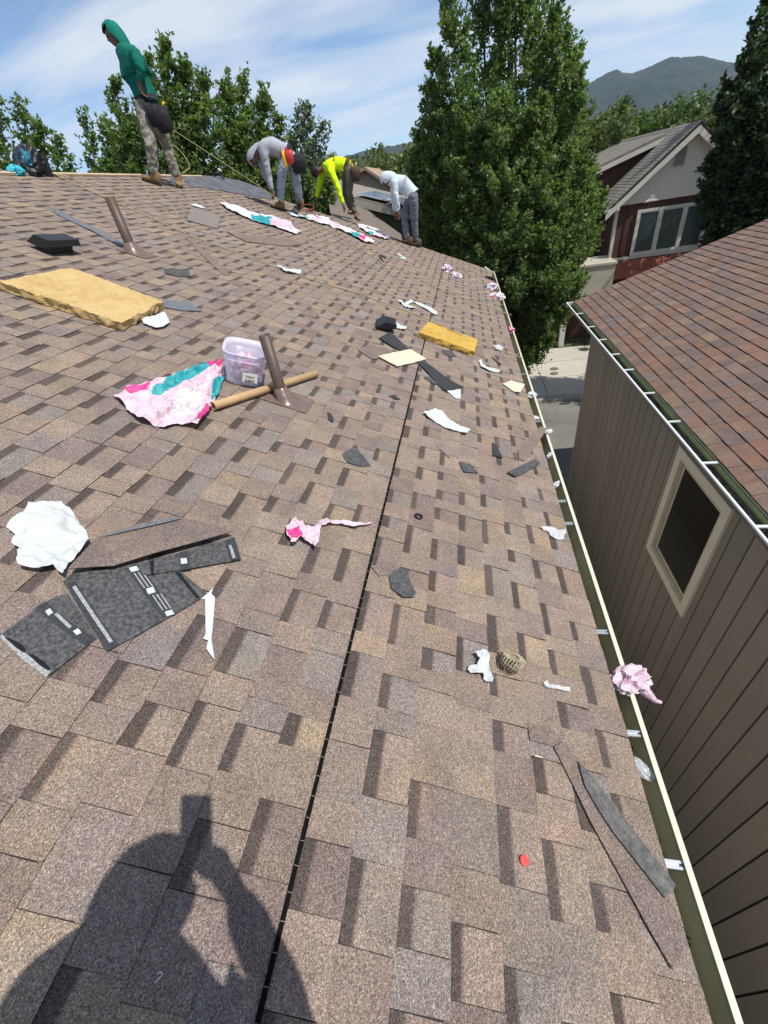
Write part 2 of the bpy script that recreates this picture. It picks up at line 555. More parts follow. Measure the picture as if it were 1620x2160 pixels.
tree('tall dense poplar directly behind the worker in green', gbase(390, 400, 15), [
    sp(290, 380, 240, 168, 15, 0.6, 2300), sp(320, 360, 305, 112, 15, 0.6, 2300, 0.5), sp(355, 360, 352, 95, 15, 0.62, 2700, -0.2), sp(385, 370, 388, 130, 15, 0.7, 2700),
    sp(410, 380, 425, 165, 15, 0.65, 2300, 0.4), sp(330, 420, 335, 220, 15, 1.0, 3600), sp(400, 420, 405, 230, 15, 1.1, 4400), sp(450, 420, 450, 210, 15, 0.7, 2200),
    sp(290, 410, 270, 240, 15, 0.7, 1900)], L_POP, 0.15, 1.0, 'trees behind the ridge', 0.2, 0.4, 0.28)
tree('dense poplar behind the ridge end, left of the bending man in grey', gbase(520, 420, 16), [
    sp(490, 400, 478, 162, 16, 0.6, 2500), sp(520, 400, 512, 165, 16, 0.65, 2600, 0.4), sp(545, 400, 560, 200, 16, 0.6, 2300), sp(565, 420, 588, 250, 16, 0.5, 1700),
    sp(500, 450, 505, 260, 16, 1.1, 4200), sp(550, 460, 555, 280, 16, 1.0, 3600)], L_POP, 0.15, 1.0, 'trees behind the ridge', 0.18, 0.4, 0.28)
tree('pale silvery loose tree between the men in grey and yellow', gbase(645, 450, 17), [
    sp(640, 430, 628, 225, 17, 0.5, 1300), sp(650, 430, 648, 228, 17, 0.5, 1300, 0.4), sp(665, 430, 680, 270, 17, 0.55, 1300), sp(630, 450, 615, 290, 17, 0.6, 1400),
    sp(655, 460, 660, 310, 17, 0.8, 2200)], L_SIL, 0.15, 1.0, 'trees behind the ridge', 0.12, 0.45, 0.28)
tree('low dark bush under the gable edge between the bending workers', gbase(650, 520, 14.5), [
    sp(600, 520, 590, 360, 14.5, 0.7, 2200), sp(650, 520, 650, 365, 14.5, 0.7, 2400), sp(690, 520, 690, 378, 14.5, 0.45, 1300), sp(620, 530, 625, 400, 14.5, 0.9, 2200)],
    L_BIG, 0.13, 1.0, None, 0.1, 0.5, 0.3)

# the big tree past the end of the eave
Yb = 15.0
S = []
for x0, y0, x1, y1, R, n, dy_ in [
    (1000, 560, 950, -40, 0.75, 3600, -0.5), (1040, 520, 1010, -150, 0.9, 4200, 0.3), (1090, 520, 1085, -190, 1.0, 4200, 0), (1130, 520, 1140, -120, 0.85, 3800, 0.5),
    (1160, 520, 1180, -10, 0.7, 3400, -0.3), (1190, 500, 1212, 110, 0.6, 2600, 0.4), (1180, 480, 1222, 150, 0.42, 1400, -0.6), (960, 480, 915, 110, 0.6, 2600, 0.2),
    (950, 520, 905, 190, 0.7, 3000, -0.2), (930, 540, 885, 280, 0.75, 2600, 0.4), (1060, 560, 1050, 200, 1.1, 5000, -1.0), (1130, 560, 1130, 220, 1.1, 5000, -0.9),
    (1000, 560, 985, 260, 1.0, 4400, -0.8), (1190, 560, 1225, 330, 0.9, 3400, -0.4), (1215, 560, 1250, 370, 0.6, 2200, 0.2), (910, 520, 875, 330, 0.55, 1700, 0.2),
    (1060, 640, 1050, 380, 1.3, 5200, -0.9), (1150, 640, 1160, 400, 1.2, 4800, -0.8), (950, 560, 935, 400, 0.9, 3000, 0.4),
    (1120, 730, 1100, 560, 0.75, 3200, -0.6), (1160, 680, 1175, 540, 0.75, 2800, -0.4), (1110, 790, 1105, 640, 0.42, 1400, -0.4), (1060, 700, 1070, 560, 0.8, 2400, 0.3),
    (1190, 640, 1215, 520, 0.5, 1500, -0.3), (1150, 720, 1165, 600, 0.6, 1900, -0.8), (1185, 660, 1205, 560, 0.5, 1500, -0.8), (1130, 760, 1140, 650, 0.4, 1200, -0.9), (1075, 60, 1060, -260, 0.8, 2600, 0)]:
    S.append(sp(x0, y0, x1, y1, Yb, R, n, dy_))
tree('tall leafy cottonwood rising past the end of the eave and out of the frame', gbase(1085, 740, Yb), S, L_BIG, 0.13, 1.25, None, 0.24, 0.25, 0.30)

# dark broadleaf tree on the right edge
Yr = 15.5
S = []
for x0, y0, x1, y1, R, n, dy_ in [
    (1640, 300, 1600, 45, 0.55, 1700, 0), (1650, 320, 1640, -30, 0.7, 2200, 0.4), (1610, 330, 1572, 120, 0.5, 1500, -0.2), (1590, 380, 1535, 185, 0.65, 2400, 0.2), (1600, 420, 1560, 210, 0.8, 3200, -0.5),
    (1640, 420, 1610, 180, 1.1, 4400, -0.6), (1590, 500, 1540, 270, 0.8, 3000, -0.4), (1560, 540, 1510, 330, 0.7, 2600, 0), (1560, 560, 1490, 395, 0.55, 2000, -0.4), (1550, 600, 1500, 430, 0.6, 2200, -0.5),
    (1620, 560, 1590, 330, 1.1, 4200, -0.5), (1700, 500, 1690, 100, 1.4, 4200, 0), (1560, 620, 1520, 450, 0.8, 2600, -0.2), (1640, 620, 1630, 420, 1.0, 3000, -0.6)]:
    S.append(sp(x0, y0, x1, y1, Yr, R, n, dy_))
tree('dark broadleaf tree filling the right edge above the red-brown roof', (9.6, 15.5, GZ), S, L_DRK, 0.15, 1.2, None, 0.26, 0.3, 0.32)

# trees farther back
def round_tree(label, px, py_top, py_bot, Y, halfw, lm, n=5200, grp='garden trees in the distance', leaf=0.3):
    top = at(px, py_top, Y=Y); bot = at(px, py_bot, Y=Y)
    h = top.z - bot.z
    S = []
    for i in range(12):
        a = random.random() * 6.28; r = halfw * math.sqrt(random.random()) * 0.75
        c = Vector((top.x + r * math.cos(a), Y + r * math.sin(a), bot.z + h * (0.05 + 0.25 * random.random())))
        hh = h * (0.55 + 0.4 * random.random()) * (1 - 0.5 * (r / halfw) ** 2)
        S.append((c, c + Vector((math.cos(a) * r * 0.35, math.sin(a) * r * 0.35, hh)), halfw * 0.42, n / 12))
    S.append((Vector((top.x, Y, bot.z + h * 0.2)), top, halfw * 0.4, n / 10))
    return tree(label, (top.x, Y, GZ), S, lm, leaf, 1.0, grp, 0.2, 0.3, 0.55)


round_tree('olive willow crown behind the tan roof, below the left hill', 790, 338, 420, 42, 4.2, L_WIL, 7000, leaf=0.32)
round_tree('olive willow crown just left of the tall cottonwood', 868, 320, 430, 38, 3.6, L_WIL, 7000, leaf=0.3)
round_tree('grey-green loose tree between the cottonwood and the red house roof', 1232, 240, 380, 36, 2.6, L_WIL, 5500)
round_tree('dark green tree peeking over the left end of the red house roof', 1300, 262, 340, 50, 3.2, L_MID, 5000)
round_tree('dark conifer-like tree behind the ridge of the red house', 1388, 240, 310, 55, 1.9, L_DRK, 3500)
round_tree('yellow-green tree behind the peak of the red house', 1440, 232, 320, 52, 3.2, L_WIL, 5200)
round_tree('tall bright green tree right of the red house peak', 1480, 205, 320, 48, 2.4, L_MID, 4500)
round_tree('yellow-green tree at the right of the house peak, partly behind the dark tree', 1530, 222, 330, 44, 2.8, L_WIL, 4500)
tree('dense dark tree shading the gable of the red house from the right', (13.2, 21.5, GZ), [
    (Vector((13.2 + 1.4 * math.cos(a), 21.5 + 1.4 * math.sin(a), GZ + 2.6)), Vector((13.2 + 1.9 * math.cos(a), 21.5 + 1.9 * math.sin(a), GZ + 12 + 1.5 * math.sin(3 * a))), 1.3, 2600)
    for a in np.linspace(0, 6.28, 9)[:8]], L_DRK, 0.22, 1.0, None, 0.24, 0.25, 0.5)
# far tree belt: nobody could count it
P = []
for i in range(700):
    y = 70 + 500 * random.random() ** 1.4
    x = (random.random() * 2 - 1) * (30 + y * 0.95)
    P.append((x, y, 1.5 + 2.6 * random.random() + y * 0.004))
V, Fq = [], []
N = 0
for x, y, r in P:
    n = 60
    d = RNG.normal(size=(n, 3)); d /= np.linalg.norm(d, axis=1)[:, None]
    c = np.array([x, y, GZ + r * 1.3]) + d * np.array([r, r, r * 1.25]) * (0.75 + 0.35 * RNG.random((n, 1)))
    u = np.cross(d, RNG.normal(size=(n, 3))); u /= np.linalg.norm(u, axis=1)[:, None]; w = np.cross(u, d)
    s = r * 0.42 * (0.6 + 0.7 * RNG.random((n, 1)))
    V.append(np.stack([c - u * s - w * s, c + u * s - w * s, c + u * s + w * s, c - u * s + w * s], 1).reshape(-1, 3))
V = np.concatenate(V)
o = obj('wood', np_mesh('wood', V, np.arange(len(V)).reshape(-1, 4)), L_MID)
tag(o, 'distant belt of mixed green trees below the mountains', 'wood', kind='stuff')


# ================================================================= SHINGLES
def shingle_mesh(name, w, e, h, hu, cols, band):
    """One shingle piece: x from -e-lap (up the roof) to 0 (butt edge), y 0..w. Top, butt edge and the two cut edges."""
    lap = 0.014
    xb = -e * (1 - band) if band else None
    xs = [0.0] + ([xb + 0.008, xb - 0.004] if band else []) + [-e - lap]
    v, f, ms, cs = [], [], [], []
    def zt(x): return hu + (h - hu) * (1 + x / (e + lap))
    j0, j1, j2 = (random.uniform(-0.0022, 0.0022) for _ in range(3))
    for x in xs:
        f_ = max(0.0, 1 + x / e)
        v += [(x + j2 * f_, j0 * f_, zt(x)), (x - j2 * f_, w + j1 * f_, zt(x))]
    nt = len(xs) - 1
    for i in range(nt):
        f.append((2 * i, 2 * i + 1, 2 * i + 3, 2 * i + 2)[::-1]); ms.append(0); cs.append(((cols[0],) * 4, (cols[1], cols[1], cols[0], cols[0]), (cols[1],) * 4)[i] if band else cols[0])
    b = len(v)
    v += [(0, 0, -0.001), (0, w, -0.001), (-e - lap, 0, -0.001), (-e - lap, w, -0.001)]
    f += [(0, b, b + 1, 1), (0, 2 * nt, b + 2, b), (1, b + 1, b + 3, 2 * nt + 1)]
    ms += [1, 1, 1]; cs += [cols[1]] * 3
    return v, f, ms, cs


def pieces_to_mesh(name, plist, mats):
    V, Fc, MS, CS = [], [], [], []
    for (ox, oy), (v, f, ms, cs) in plist:
        b = len(V)
        V += [(p[0] + ox, p[1] + oy, p[2]) for p in v]
        Fc += [tuple(i + b for i in q) for q in f]
        MS += ms; CS += cs
    me = bpy.data.meshes.new(name)
    me.from_pydata(V, [], Fc)
    for mm in mats: me.materials.append(mm)
    me.polygons.foreach_set('material_index', MS)
    ca = me.color_attributes.new('Col', 'FLOAT_COLOR', 'CORNER')
    arr = []
    for q, c in zip(Fc, CS):
        if isinstance(c[0], tuple):
            for cc in c: arr += [cc[0], cc[1], cc[2], 1.0]
        else: arr += [c[0], c[1], c[2], 1.0] * len(q)
    ca.data.foreach_set('color', arr)
    me.update()
    return me


def lay_shingles(roof, x_eave, x_ridge, y0f, y1f, expo, palette, bandcol, mats, to_world, wmin, wmax, skip=None, nparts=300, hi=0.0065, lo=0.0035, pband=0.8, inside=None):
    """Courses of laminated shingle pieces in the roof's own frame; the largest in view become parts."""
    L = []
    x = x_eave; i = 0
    while x > x_ridge + 0.02:
        ya, yb = y0f(x), y1f(x)
        y = ya - random.random() * 0.2
        tooth = random.random() < 0.5
        e = min(expo, x - x_ridge - 0.004)
        while y < yb:
            w = random.uniform(wmin, wmax) * (0.9 if tooth else 1.05)
            a, b = max(y, ya), min(y + w, yb)
            y += w
            if b - a < 0.03:
                tooth = not tooth
                continue
            if inside and not inside(x, (a + b) / 2):
                tooth = not tooth
                continue
            base = random.choices(palette, [p[3] for p in palette])[0]
            j = random.uniform(0.91, 1.09)
            c0 = tuple(max(0.005, q * j * random.uniform(0.985, 1.015)) for q in base[:3])
            jb = random.uniform(0.85, 1.2); cb = tuple(q * jb for q in bandcol)
            band = (random.uniform(0.21, 0.33) if (not tooth and random.random() < pband) else 0.0)
            if tooth: band = 0.0
            wob = random.uniform(-0.0025, 0.0025)
            pc = shingle_mesh('shingle', b - a - 0.0016, e, hi if tooth else lo, 0.0012, (c0, cb), band)
            corners = [proj(to_world((x + xx, yy, 0.0))) for xx, yy in ((0, a), (0, b), (-e, b), (-e, a))]
            area = 0.0
            if all(c is not None for c in corners):
                cx = sum(c[0] for c in corners) / 4; cy = sum(c[1] for c in corners) / 4
                if -40 < cx < 1660 and -40 < cy < 2200:
                    area = abs(sum(corners[k][0] * corners[(k + 1) % 4][1] - corners[(k + 1) % 4][0] * corners[k][1] for k in range(4))) / 2
            L.append((area, (x + wob, a), pc))
            tooth = not tooth
        x -= expo; i += 1
    L.sort(key=lambda q: -q[0])
    for ar, o_, pc in L[:nparts]:
        me = pieces_to_mesh('shingle', [((0, 0), pc)], mats)
        obj('shingle', me, None, roof, (o_[0], o_[1], 0))
    me = pieces_to_mesh('shingle_field', [(o_, pc) for ar, o_, pc in L[nparts:]], mats)
    tag(obj('shingle_field', me, None, roof), kind='stuff')
    return len(L)


# ================================================================= OUR HOUSE
X_E, X_R = 0.640, -5.93         # eave and ridge in roof coordinates
EXPO = 0.1425
Y_NEAR = -1.6
def rake(x): return 11.15 + (x - X_R) / (X_E - X_R) * 0.55


house = empty('house', (0, 0, GZ))
tag(house, 'house whose half-finished brown shingle roof fills the foreground', 'house')
hz = Vector((0, 0, -GZ))


def hpart(name, me_or_bm, mats, smooth=False):
    o = bmo(name, me_or_bm, mats, house, hz, (0, 0, 0), smooth)
    return o


M_SIDE = mottled('olive_siding', (0.12, 0.125, 0.085), (0.10, 0.105, 0.07), 3)
bm = bmesh.new()
ridge_w = wld((X_R, 0, 0))
eave_w = wld((X_E, 0, 0))
prism(bm, [(0.28, GZ), (0.28, -0.28), (ridge_w.x, ridge_w.z - 0.18), (ridge_w.x * 2 - 0.28, -0.28), (ridge_w.x * 2 - 0.28, GZ)], 'y', Y_NEAR - 2, 11.0)
hpart('wall', bm, mottled('pale_stucco', (0.50, 0.465, 0.41), (0.44, 0.41, 0.36), 2))
roof = bmesh.new()
# decks of both slopes, in roof coordinates of the near slope
v = []
for z in (-0.002, -0.022):
    v += [(X_E - 0.012, Y_NEAR, z), (X_R, Y_NEAR, z), (X_R, rake(X_R) - 0.012, z), (X_E - 0.012, rake(X_E) - 0.012, z)]
bv = [roof.verts.new(p) for p in v]
for q in ((0, 3, 2, 1), (4, 5, 6, 7), (0, 1, 5, 4), (1, 2, 6, 5), (2, 3, 7, 6), (3, 0, 4, 7)):
    roof.faces.new([bv[i] for i in q])
roof = bmo('roof', roof, M_DECK, house, hz, (0, PITCH, 0))
PAL = [(0.264, 0.207, 0.168, 6), (0.276, 0.215, 0.168, 4), (0.246, 0.203, 0.175, 4), (0.226, 0.175, 0.154, 4), (0.254, 0.198, 0.166, 5), (0.240, 0.205, 0.182, 3), (0.298, 0.230, 0.166, 1.5)]
BAND = (0.095, 0.077, 0.069)
VENT_X = -0.500
n = lay_shingles(roof, X_E, X_R, lambda x: Y_NEAR, rake, EXPO, PAL, BAND, [M_GRAN, M_EDGE], wld, 0.085, 0.20)

# black intake vent slot running along the courses
bm = bmesh.new()
box(bm, VENT_X - 0.006, VENT_X + 0.006, Y_NEAR, 10.35, 0.002, 0.0115)
bmo('intake_vent', bm, mat('vent_black', (0.006, 0.006, 0.006), 0.9, 0.05), roof)
bm = bmesh.new()
y = Y_NEAR
while y < 10.3:
    box(bm, VENT_X - 0.005, VENT_X + 0.0065, y, y + 0.0016, 0.003, 0.0122)
    y += 0.052
tag(bmo('vent_rib', bm, mat('rib_grey', (0.17, 0.155, 0.14), 0.8), roof), kind='stuff')

# ridge board and the far slope
boxo('ridge_board', (X_R - 0.03, X_R + 0.035, Y_NEAR, rake(X_R) - 0.6, 0.004, 0.028), M_WOOD, roof)
bm = bmesh.new()
rw = wld((X_R, 0, -0.004)); dxs = 6.6 * CP; dzs = 6.6 * SP
prism(bm, [(rw.x - 0.01, rw.z), (rw.x - dxs, rw.z - dzs), (rw.x - dxs, rw.z - dzs - 0.03), (rw.x - 0.01, rw.z - 0.03)], 'y', Y_NEAR, 11.1)
hpart('far_roof_slope', bm, mottled('far_shingles', (0.2, 0.165, 0.14), (0.12, 0.1, 0.09), 8))
# barge boards and fascia
bm = bmesh.new()
a, b = wld((X_R, 0, -0.024)), wld((X_E, 0, -0.024))
prism(bm, [(a.x, a.z), (b.x, b.z), (b.x, b.z - 0.16), (a.x, a.z - 0.16)], 'y', 11.02, 11.06)
hpart('barge_board', bm, M_SIDE)
boxo('fascia', (0.535, 0.56, Y_NEAR, 11.5, -0.46, -0.285), M_SIDE, house, 0, hz)
boxo('soffit', (0.28, 0.535, Y_NEAR, 11.0, -0.47, -0.45), M_SIDE, house, 0, hz)

# gutter
M_GUT = mottled('gutter_inside', (0.36, 0.345, 0.235), (0.25, 0.24, 0.165), 2.0, 5, 0.45, 0.4)
M_LIP = mat('gutter_lip_cream', (0.60, 0.58, 0.46), 0.4, 0.4)
GX0, GX1, GZT, GZB = 0.566, 0.674, -0.292, -0.385
gut = bmesh.new()
outl = [(GX0, GZT + 0.01), (GX0, GZB), (GX0 + 0.070, GZB), (GX1 - 0.022, GZB + 0.035), (GX1 - 0.010, GZT - 0.028), (GX1, GZT - 0.020), (GX1, GZT)]
inn = [(GX1 - 0.003, GZT), (GX1 - 0.004, GZT - 0.018), (GX1 - 0.014, GZT - 0.027), (GX1 - 0.026, GZB + 0.036), (GX0 + 0.069, GZB + 0.003), (GX0 + 0.003, GZB + 0.003), (GX0 + 0.003, GZT + 0.01)]
prism(gut, outl + inn, 'y', Y_NEAR, 11.68)
gut = bmo('gutter', gut, M_GUT, house, hz)
bm = bmesh.new()
prism(bm, [(GX1 - 0.016, GZT), (GX1 + 0.004, GZT), (GX1 + 0.004, GZT - 0.012), (GX1 + 0.0015, GZT - 0.012), (GX1 + 0.0015, GZT + 0.004), (GX1 - 0.016, GZT + 0.004)], 'y', Y_NEAR, 11.68)
bmo('lip', bm, M_LIP, gut)
boxo('end_cap', (GX0, GX1 + 0.003, 11.681, 11.69, GZB, GZT + 0.012), M_LIP, gut)
HANG = [(1422, 1822), (1336, 1545), (1274, 1331), (1206, 1102), (1186, 1055), (1132, 887), (1125, 829), (1112, 787), (1100, 745), (1090, 700), (1070, 640)]
hb = bmesh.new()
box(hb, GX0 + 0.004, GX1 - 0.006, -0.012, -0.004, -0.012, -0.004)
box(hb, GX0 + 0.004, GX1 - 0.006, 0.004, 0.012, -0.012, -0.004)
box(hb, GX0 + 0.004, GX1 - 0.006, -0.004, 0.004, -0.016, -0.013)
box(hb, GX0 + 0.02, GX0 + 0.035, -0.012, 0.012, -0.0035, -0.001)
bmesh.ops.recalc_face_normals(hb, faces=hb.faces[:])
hme = bpy.data.meshes.new('hanger'); hb.to_mesh(hme); hb.free(); hme.materials.append(M_GALV)
for q in HANG:
    p = at(*q, Z=GZT)
    o = bpy.data.objects.new('hanger', hme); COL.objects.link(o); o.parent = gut; o.location = (0, p.y, GZT - 0.002)
bm = bmesh.new()
for i in range(1800):
    yy = random.uniform(Y_NEAR, 11.6); c = Vector((GX0 + 0.006 + 0.060 * random.random() ** 1.6, yy, GZB + 0.005 + random.random() * 0.01))
    d = Vector((random.gauss(0, 1), random.gauss(0, 1), random.gauss(0, 0.4))).normalized() * random.uniform(0.004, 0.014)
    e = d.cross(Vector((0, 0, 1))).normalized() * random.uniform(0.003, 0.006)
    bm.faces.new([bm.verts.new(c - d), bm.verts.new(c + e), bm.verts.new(c + d), bm.verts.new(c - e)])
tag(bmo('grit', bm, mottled('granule_grit', (0.05, 0.042, 0.035), (0.11, 0.09, 0.07), 40), gut), kind='stuff')
bm = bmesh.new(); a = at(1022, 563, Y=11.72); b = at(1044, 579, Y=11.72)
tube(bm, [a, b], 0.02, 6)
hpart('rake_edge_trim', bm, M_LIP)

# vent pipes with flashing
M_PIPE = mottled('brown_pipe', (0.092, 0.062, 0.046), (0.075, 0.05, 0.038), 6, rough=0.5, spec=0.4)
M_FLASH = mottled('brown_flashing', (0.17, 0.115, 0.095), (0.13, 0.088, 0.073), 5, rough=0.28, spec=0.5)


def vent_pipe(px, h, r):
    base = roofw(*px)
    L = loc(base)
    p = empty('vent_pipe', base + hz, (0, 0, 0), house)
    bm = bmesh.new()
    lathe(bm, [(r, -0.02), (r, h), (r - 0.006, h), (r - 0.006, h - 0.25)], 28)
    bmo('pipe', bm, M_PIPE, p)
    bm = bmesh.new()
    # flat apron lying on the roof, cone boot rising from it
    for q in ((0, 0),):
        ap = [(-0.11, -0.105), (0.19, -0.105), (0.19, 0.105), (-0.11, 0.105)]
        pts = [wld((x, y, 0.0105)) for x, y in ap]
        pb = [wld((x, y, 0.0075)) for x, y in ap]
        T = [bm.verts.new(x) for x in pts]; Bv = [bm.verts.new(x) for x in pb]
        bm.faces.new(T); bm.faces.new(Bv[::-1])
        for i in range(4): bm.faces.new([T[i], Bv[i], Bv[(i + 1) % 4], T[(i + 1) % 4]])
    seg = 28; rings = []
    for j, (rr, f) in enumerate([(r * 2.3, 0.0), (r * 2.05, 0.12), (r * 1.75, 0.4), (r * 1.5, 0.62), (r * 1.42, 0.66), (r * 1.2, 0.92), (r * 1.02, 1.0)]):
        ring = []
        for k2 in range(seg):
            a = 2 * math.pi * k2 / seg
            flat = wld((rr * math.cos(a) + 0.03 * (1 - f), rr * math.sin(a), 0.0108))
            top = Vector((rr * math.cos(a), rr * math.sin(a), 0.085))
            ring.append(bm.verts.new(flat.lerp(top, f)))
        rings.append(ring)
    for i in range(len(rings) - 1):
        for k2 in range(seg):
            bm.faces.new([rings[i][k2], rings[i][(k2 + 1) % seg], rings[i + 1][(k2 + 1) % seg], rings[i + 1][k2]]).smooth = True
    bmo('flashing', bm, M_FLASH, p)
    return p


vent_pipe((598, 842), 0.42, 0.0365)
vent_pipe((281, 532), 0.45, 0.046)


def box_vent(parent, L, rz, s=1.0, name='roof_vent'):
    """Low black slant-back hood over a box with an apron, in roof coordinates."""
    root = empty(name, L, (0, 0, rz), parent)
    bm = bmesh.new()
    # hood: sloped top with overhanging front lip
    prof = [(-0.15, 0.03), (-0.04, 0.098), (0.13, 0.098), (0.145, 0.06), (0.135, 0.058), (0.12, 0.088), (-0.04, 0.088), (-0.14, 0.03)]
    prism(bm, prof, 'y', -0.15, 0.15)
    sd = [(-0.15, 0.03), (-0.04, 0.097), (0.13, 0.097), (0.144, 0.06), (0.02, 0.03)]
    prism(bm, sd, 'y', -0.158, -0.1501); prism(bm, sd, 'y', 0.1501, 0.158)
    bmesh.ops.scale(bm, vec=(s, s, s * 1.35), verts=bm.verts[:])
    bmo('hood', bm, M_BLACK, root)
    boxo('throat', (-0.10 * s, 0.085 * s, -0.11 * s, 0.11 * s, 0.004, 0.075 * s), M_BLACK, root)
    for kk in range(4):
        boxo('louvre', (0.0855 * s, 0.0915 * s, -0.115 * s, 0.115 * s, (0.012 + kk * 0.014) * s, (0.019 + kk * 0.014) * s), M_BLACK, root)
    return root


p1 = rl(118, 530)
v1 = box_vent(house, (0, 0, 0), 0, 0.9)
v1.parent = roof; v1.location = (p1.x, p1.y, 0.004); v1.rotation_euler = (0, 0, rad(-12))
p2 = rl(812, 694)
v2 = box_vent(None, wld((p2.x, p2.y, 0.006)), 0, 0.72)
v2.rotation_euler = (Matrix.Rotation(PITCH, 3, 'Y') @ Matrix.Rotation(rad(14), 3, 'Z')).to_euler()
tag(v2, 'loose black box vent hood lying above the seam near the small yellow slab', 'vent')

# ================================================================= NEIGHBOUR HOUSE ON THE RIGHT
nb = empty('house', (2.6, 3.0, GZ))
tag(nb, 'taupe house across the gap with red-brown shingle roof and vertical siding', 'house')
NO = -Vector(nb.location)
def npart(name, bm, mats, parent=None, smooth=False):
    return bmo(name, bm, mats, parent or nb, NO if parent is None else (0, 0, 0), (0, 0, 0), smooth)


WX = 2.60
Y_COR, Y_N0 = 9.72, -2.6
NP = rad(18.0)
M_TAUPE = mottled('taupe_siding', (0.29, 0.255, 0.215), (0.26, 0.228, 0.192), 1.3, 4, 0.75)
t = NT(M_TAUPE); _src = t.b.inputs['Base Color'].links[0].from_socket
oi = t.n('ShaderNodeObjectInfo'); t.col(t.mix(1.0, _src, t.ramp(oi.outputs['Random'], [(0.0, 0.88), (1.0, 1.08)]), 'MULTIPLY'))
M_GROOVE = mat('siding_groove', (0.035, 0.03, 0.026), 0.9, 0.1)
M_TRIM = mottled('tan_trim', (0.74, 0.68, 0.56), (0.68, 0.62, 0.51), 4, rough=0.6)
wall = boxo('wall', (WX + 0.02, 9.5, Y_N0, Y_COR, GZ, -0.98), M_GROOVE, nb, 0, NO)
wy0, wy1, wz0, wz1 = 3.73, 4.99, -3.11, -1.44
PW = 0.262
y = Y_COR - 0.10
cache = {}
def plank(y0, y1, z0, z1):
    key = (round(y1 - y0, 4), round(z1 - z0, 4))
    if key not in cache:
        bm = bmesh.new()
        box(bm, 0, 0.022, 0, key[0], 0, key[1])
        bmesh.ops.bevel(bm, geom=[e for e in bm.edges if abs(e.verts[0].co.z - e.verts[1].co.z) > 0.1 and e.verts[0].co.x < 0.01], offset=0.005, segments=1, affect='EDGES')
        bmesh.ops.recalc_face_normals(bm, faces=bm.faces[:])
        me = bpy.data.meshes.new('plank'); bm.to_mesh(me); bm.free(); me.materials.append(M_TAUPE); cache[key] = me
    o = bpy.data.objects.new('plank', cache[key]); COL.objects.link(o); o.parent = wall
    o.location = (WX - 0.003, y0, z0)
while y > Y_N0:
    a, b = max(y - PW + 0.020, Y_N0), y
    if b < wy0 - 0.01 or a > wy1 + 0.01:
        plank(a, b, GZ + 0.1, -1.0)
    else:
        if a < wy0 - 0.012: plank(a, wy0 - 0.012, GZ + 0.1, -1.0)
        if b > wy1 + 0.012: plank(wy1 + 0.012, b, GZ + 0.1, -1.0)
        ca, cb = max(a, wy0 - 0.010), min(b, wy1 + 0.010)
        if cb - ca > 0.01:
            plank(ca, cb, GZ + 0.1, wz0 - 0.01); plank(ca, cb, wz1 + 0.01, -1.0)
    y -= PW
boxo('corner_board', (WX - 0.012, WX + 0.10, Y_COR - 0.09, Y_COR + 0.012, GZ + 0.05, -1.0), mottled('light_corner_board', (0.42, 0.39, 0.33), (0.36, 0.33, 0.28), 4), nb, 0.004, NO)
# window: casing, sash, pane
win = empty('window', Vector((WX, (wy0 + wy1) / 2, (wz0 + wz1) / 2)) + NO, (0, 0, 0), nb)
hw, hh = (wy1 - wy0) / 2, (wz1 - wz0) / 2
def wframe(name, m0, m1, x0, x1, mt):
    bm = bmesh.new()
    box(bm, x0, x1, -hw + m0, hw - m0, hh - m1, hh - m0); box(bm, x0, x1, -hw + m0, hw - m0, -hh + m0, -hh + m1)
    box(bm, x0, x1, -hw + m0, -hw + m1, -hh + m1, hh - m1); box(bm, x0, x1, hw - m1, hw - m0, -hh + m1, hh - m1)
    return bmo(name, bm, mt, win)
wframe('casing', -0.02, 0.10, -0.035, 0.03, M_TRIM)
wframe('sash', 0.103, 0.15, -0.008, 0.03, mottled('brown_tan_sash', (0.46, 0.39, 0.27), (0.40, 0.33, 0.23), 4, rough=0.5))
wframe('inner_bead', 0.152, 0.175, 0.006, 0.03, M_TRIM)
M_GLASS = mat('dark_window_glass', (0.022, 0.017, 0.010), 0.05, 0.6)
boxo('pane', (0.016, 0.024, -hw + 0.17, hw - 0.17, -hh + 0.17, hh - 0.17), M_GLASS, win)

# roof of the neighbour: its own frame, x down the slope towards us
NX_E, NZ_E = 2.40, -0.955
RW = 6.2
nroof_rot = Matrix.Rotation(math.pi, 3, 'Z') @ Matrix.Rotation(NP, 3, 'Y')
def nb_world(L):
    p = nroof_rot @ Vector(L)
    return (p.x + NX_E, p.y + 3.0, p.z + NZ_E)
NY1, NY0 = 10.78, -3.0        # world range along the eave
nroof = bmesh.new()
box(nroof, -RW, -0.01, -(NY1 - 0.02 - 3.0), -(NY0 - 3.0), -0.03, -0.002)
nroof = bmo('roof', nroof, M_DECK, nb, Vector((NX_E, 3.0, NZ_E)) + NO, nroof_rot.to_euler())
PAL2 = [(0.225, 0.152, 0.120, 5), (0.205, 0.150, 0.128, 4), (0.188, 0.148, 0.134, 4), (0.215, 0.138, 0.106, 3), (0.235, 0.170, 0.128, 2), (0.172, 0.136, 0.124, 3)]
lay_shingles(nroof, 0.006, -RW, lambda x: -(NY1 - 3.0), lambda x: -(NY0 - 3.0), 0.150, PAL2, (0.10, 0.07, 0.062), [M_GRAN2, M_EDGE], nb_world, 0.15, 0.32, hi=0.014, lo=0.010, pband=-0.1)
M_MOSS = mottled('green_painted_edge', (0.36, 0.42, 0.17), (0.27, 0.33, 0.12), 5, rough=0.5)
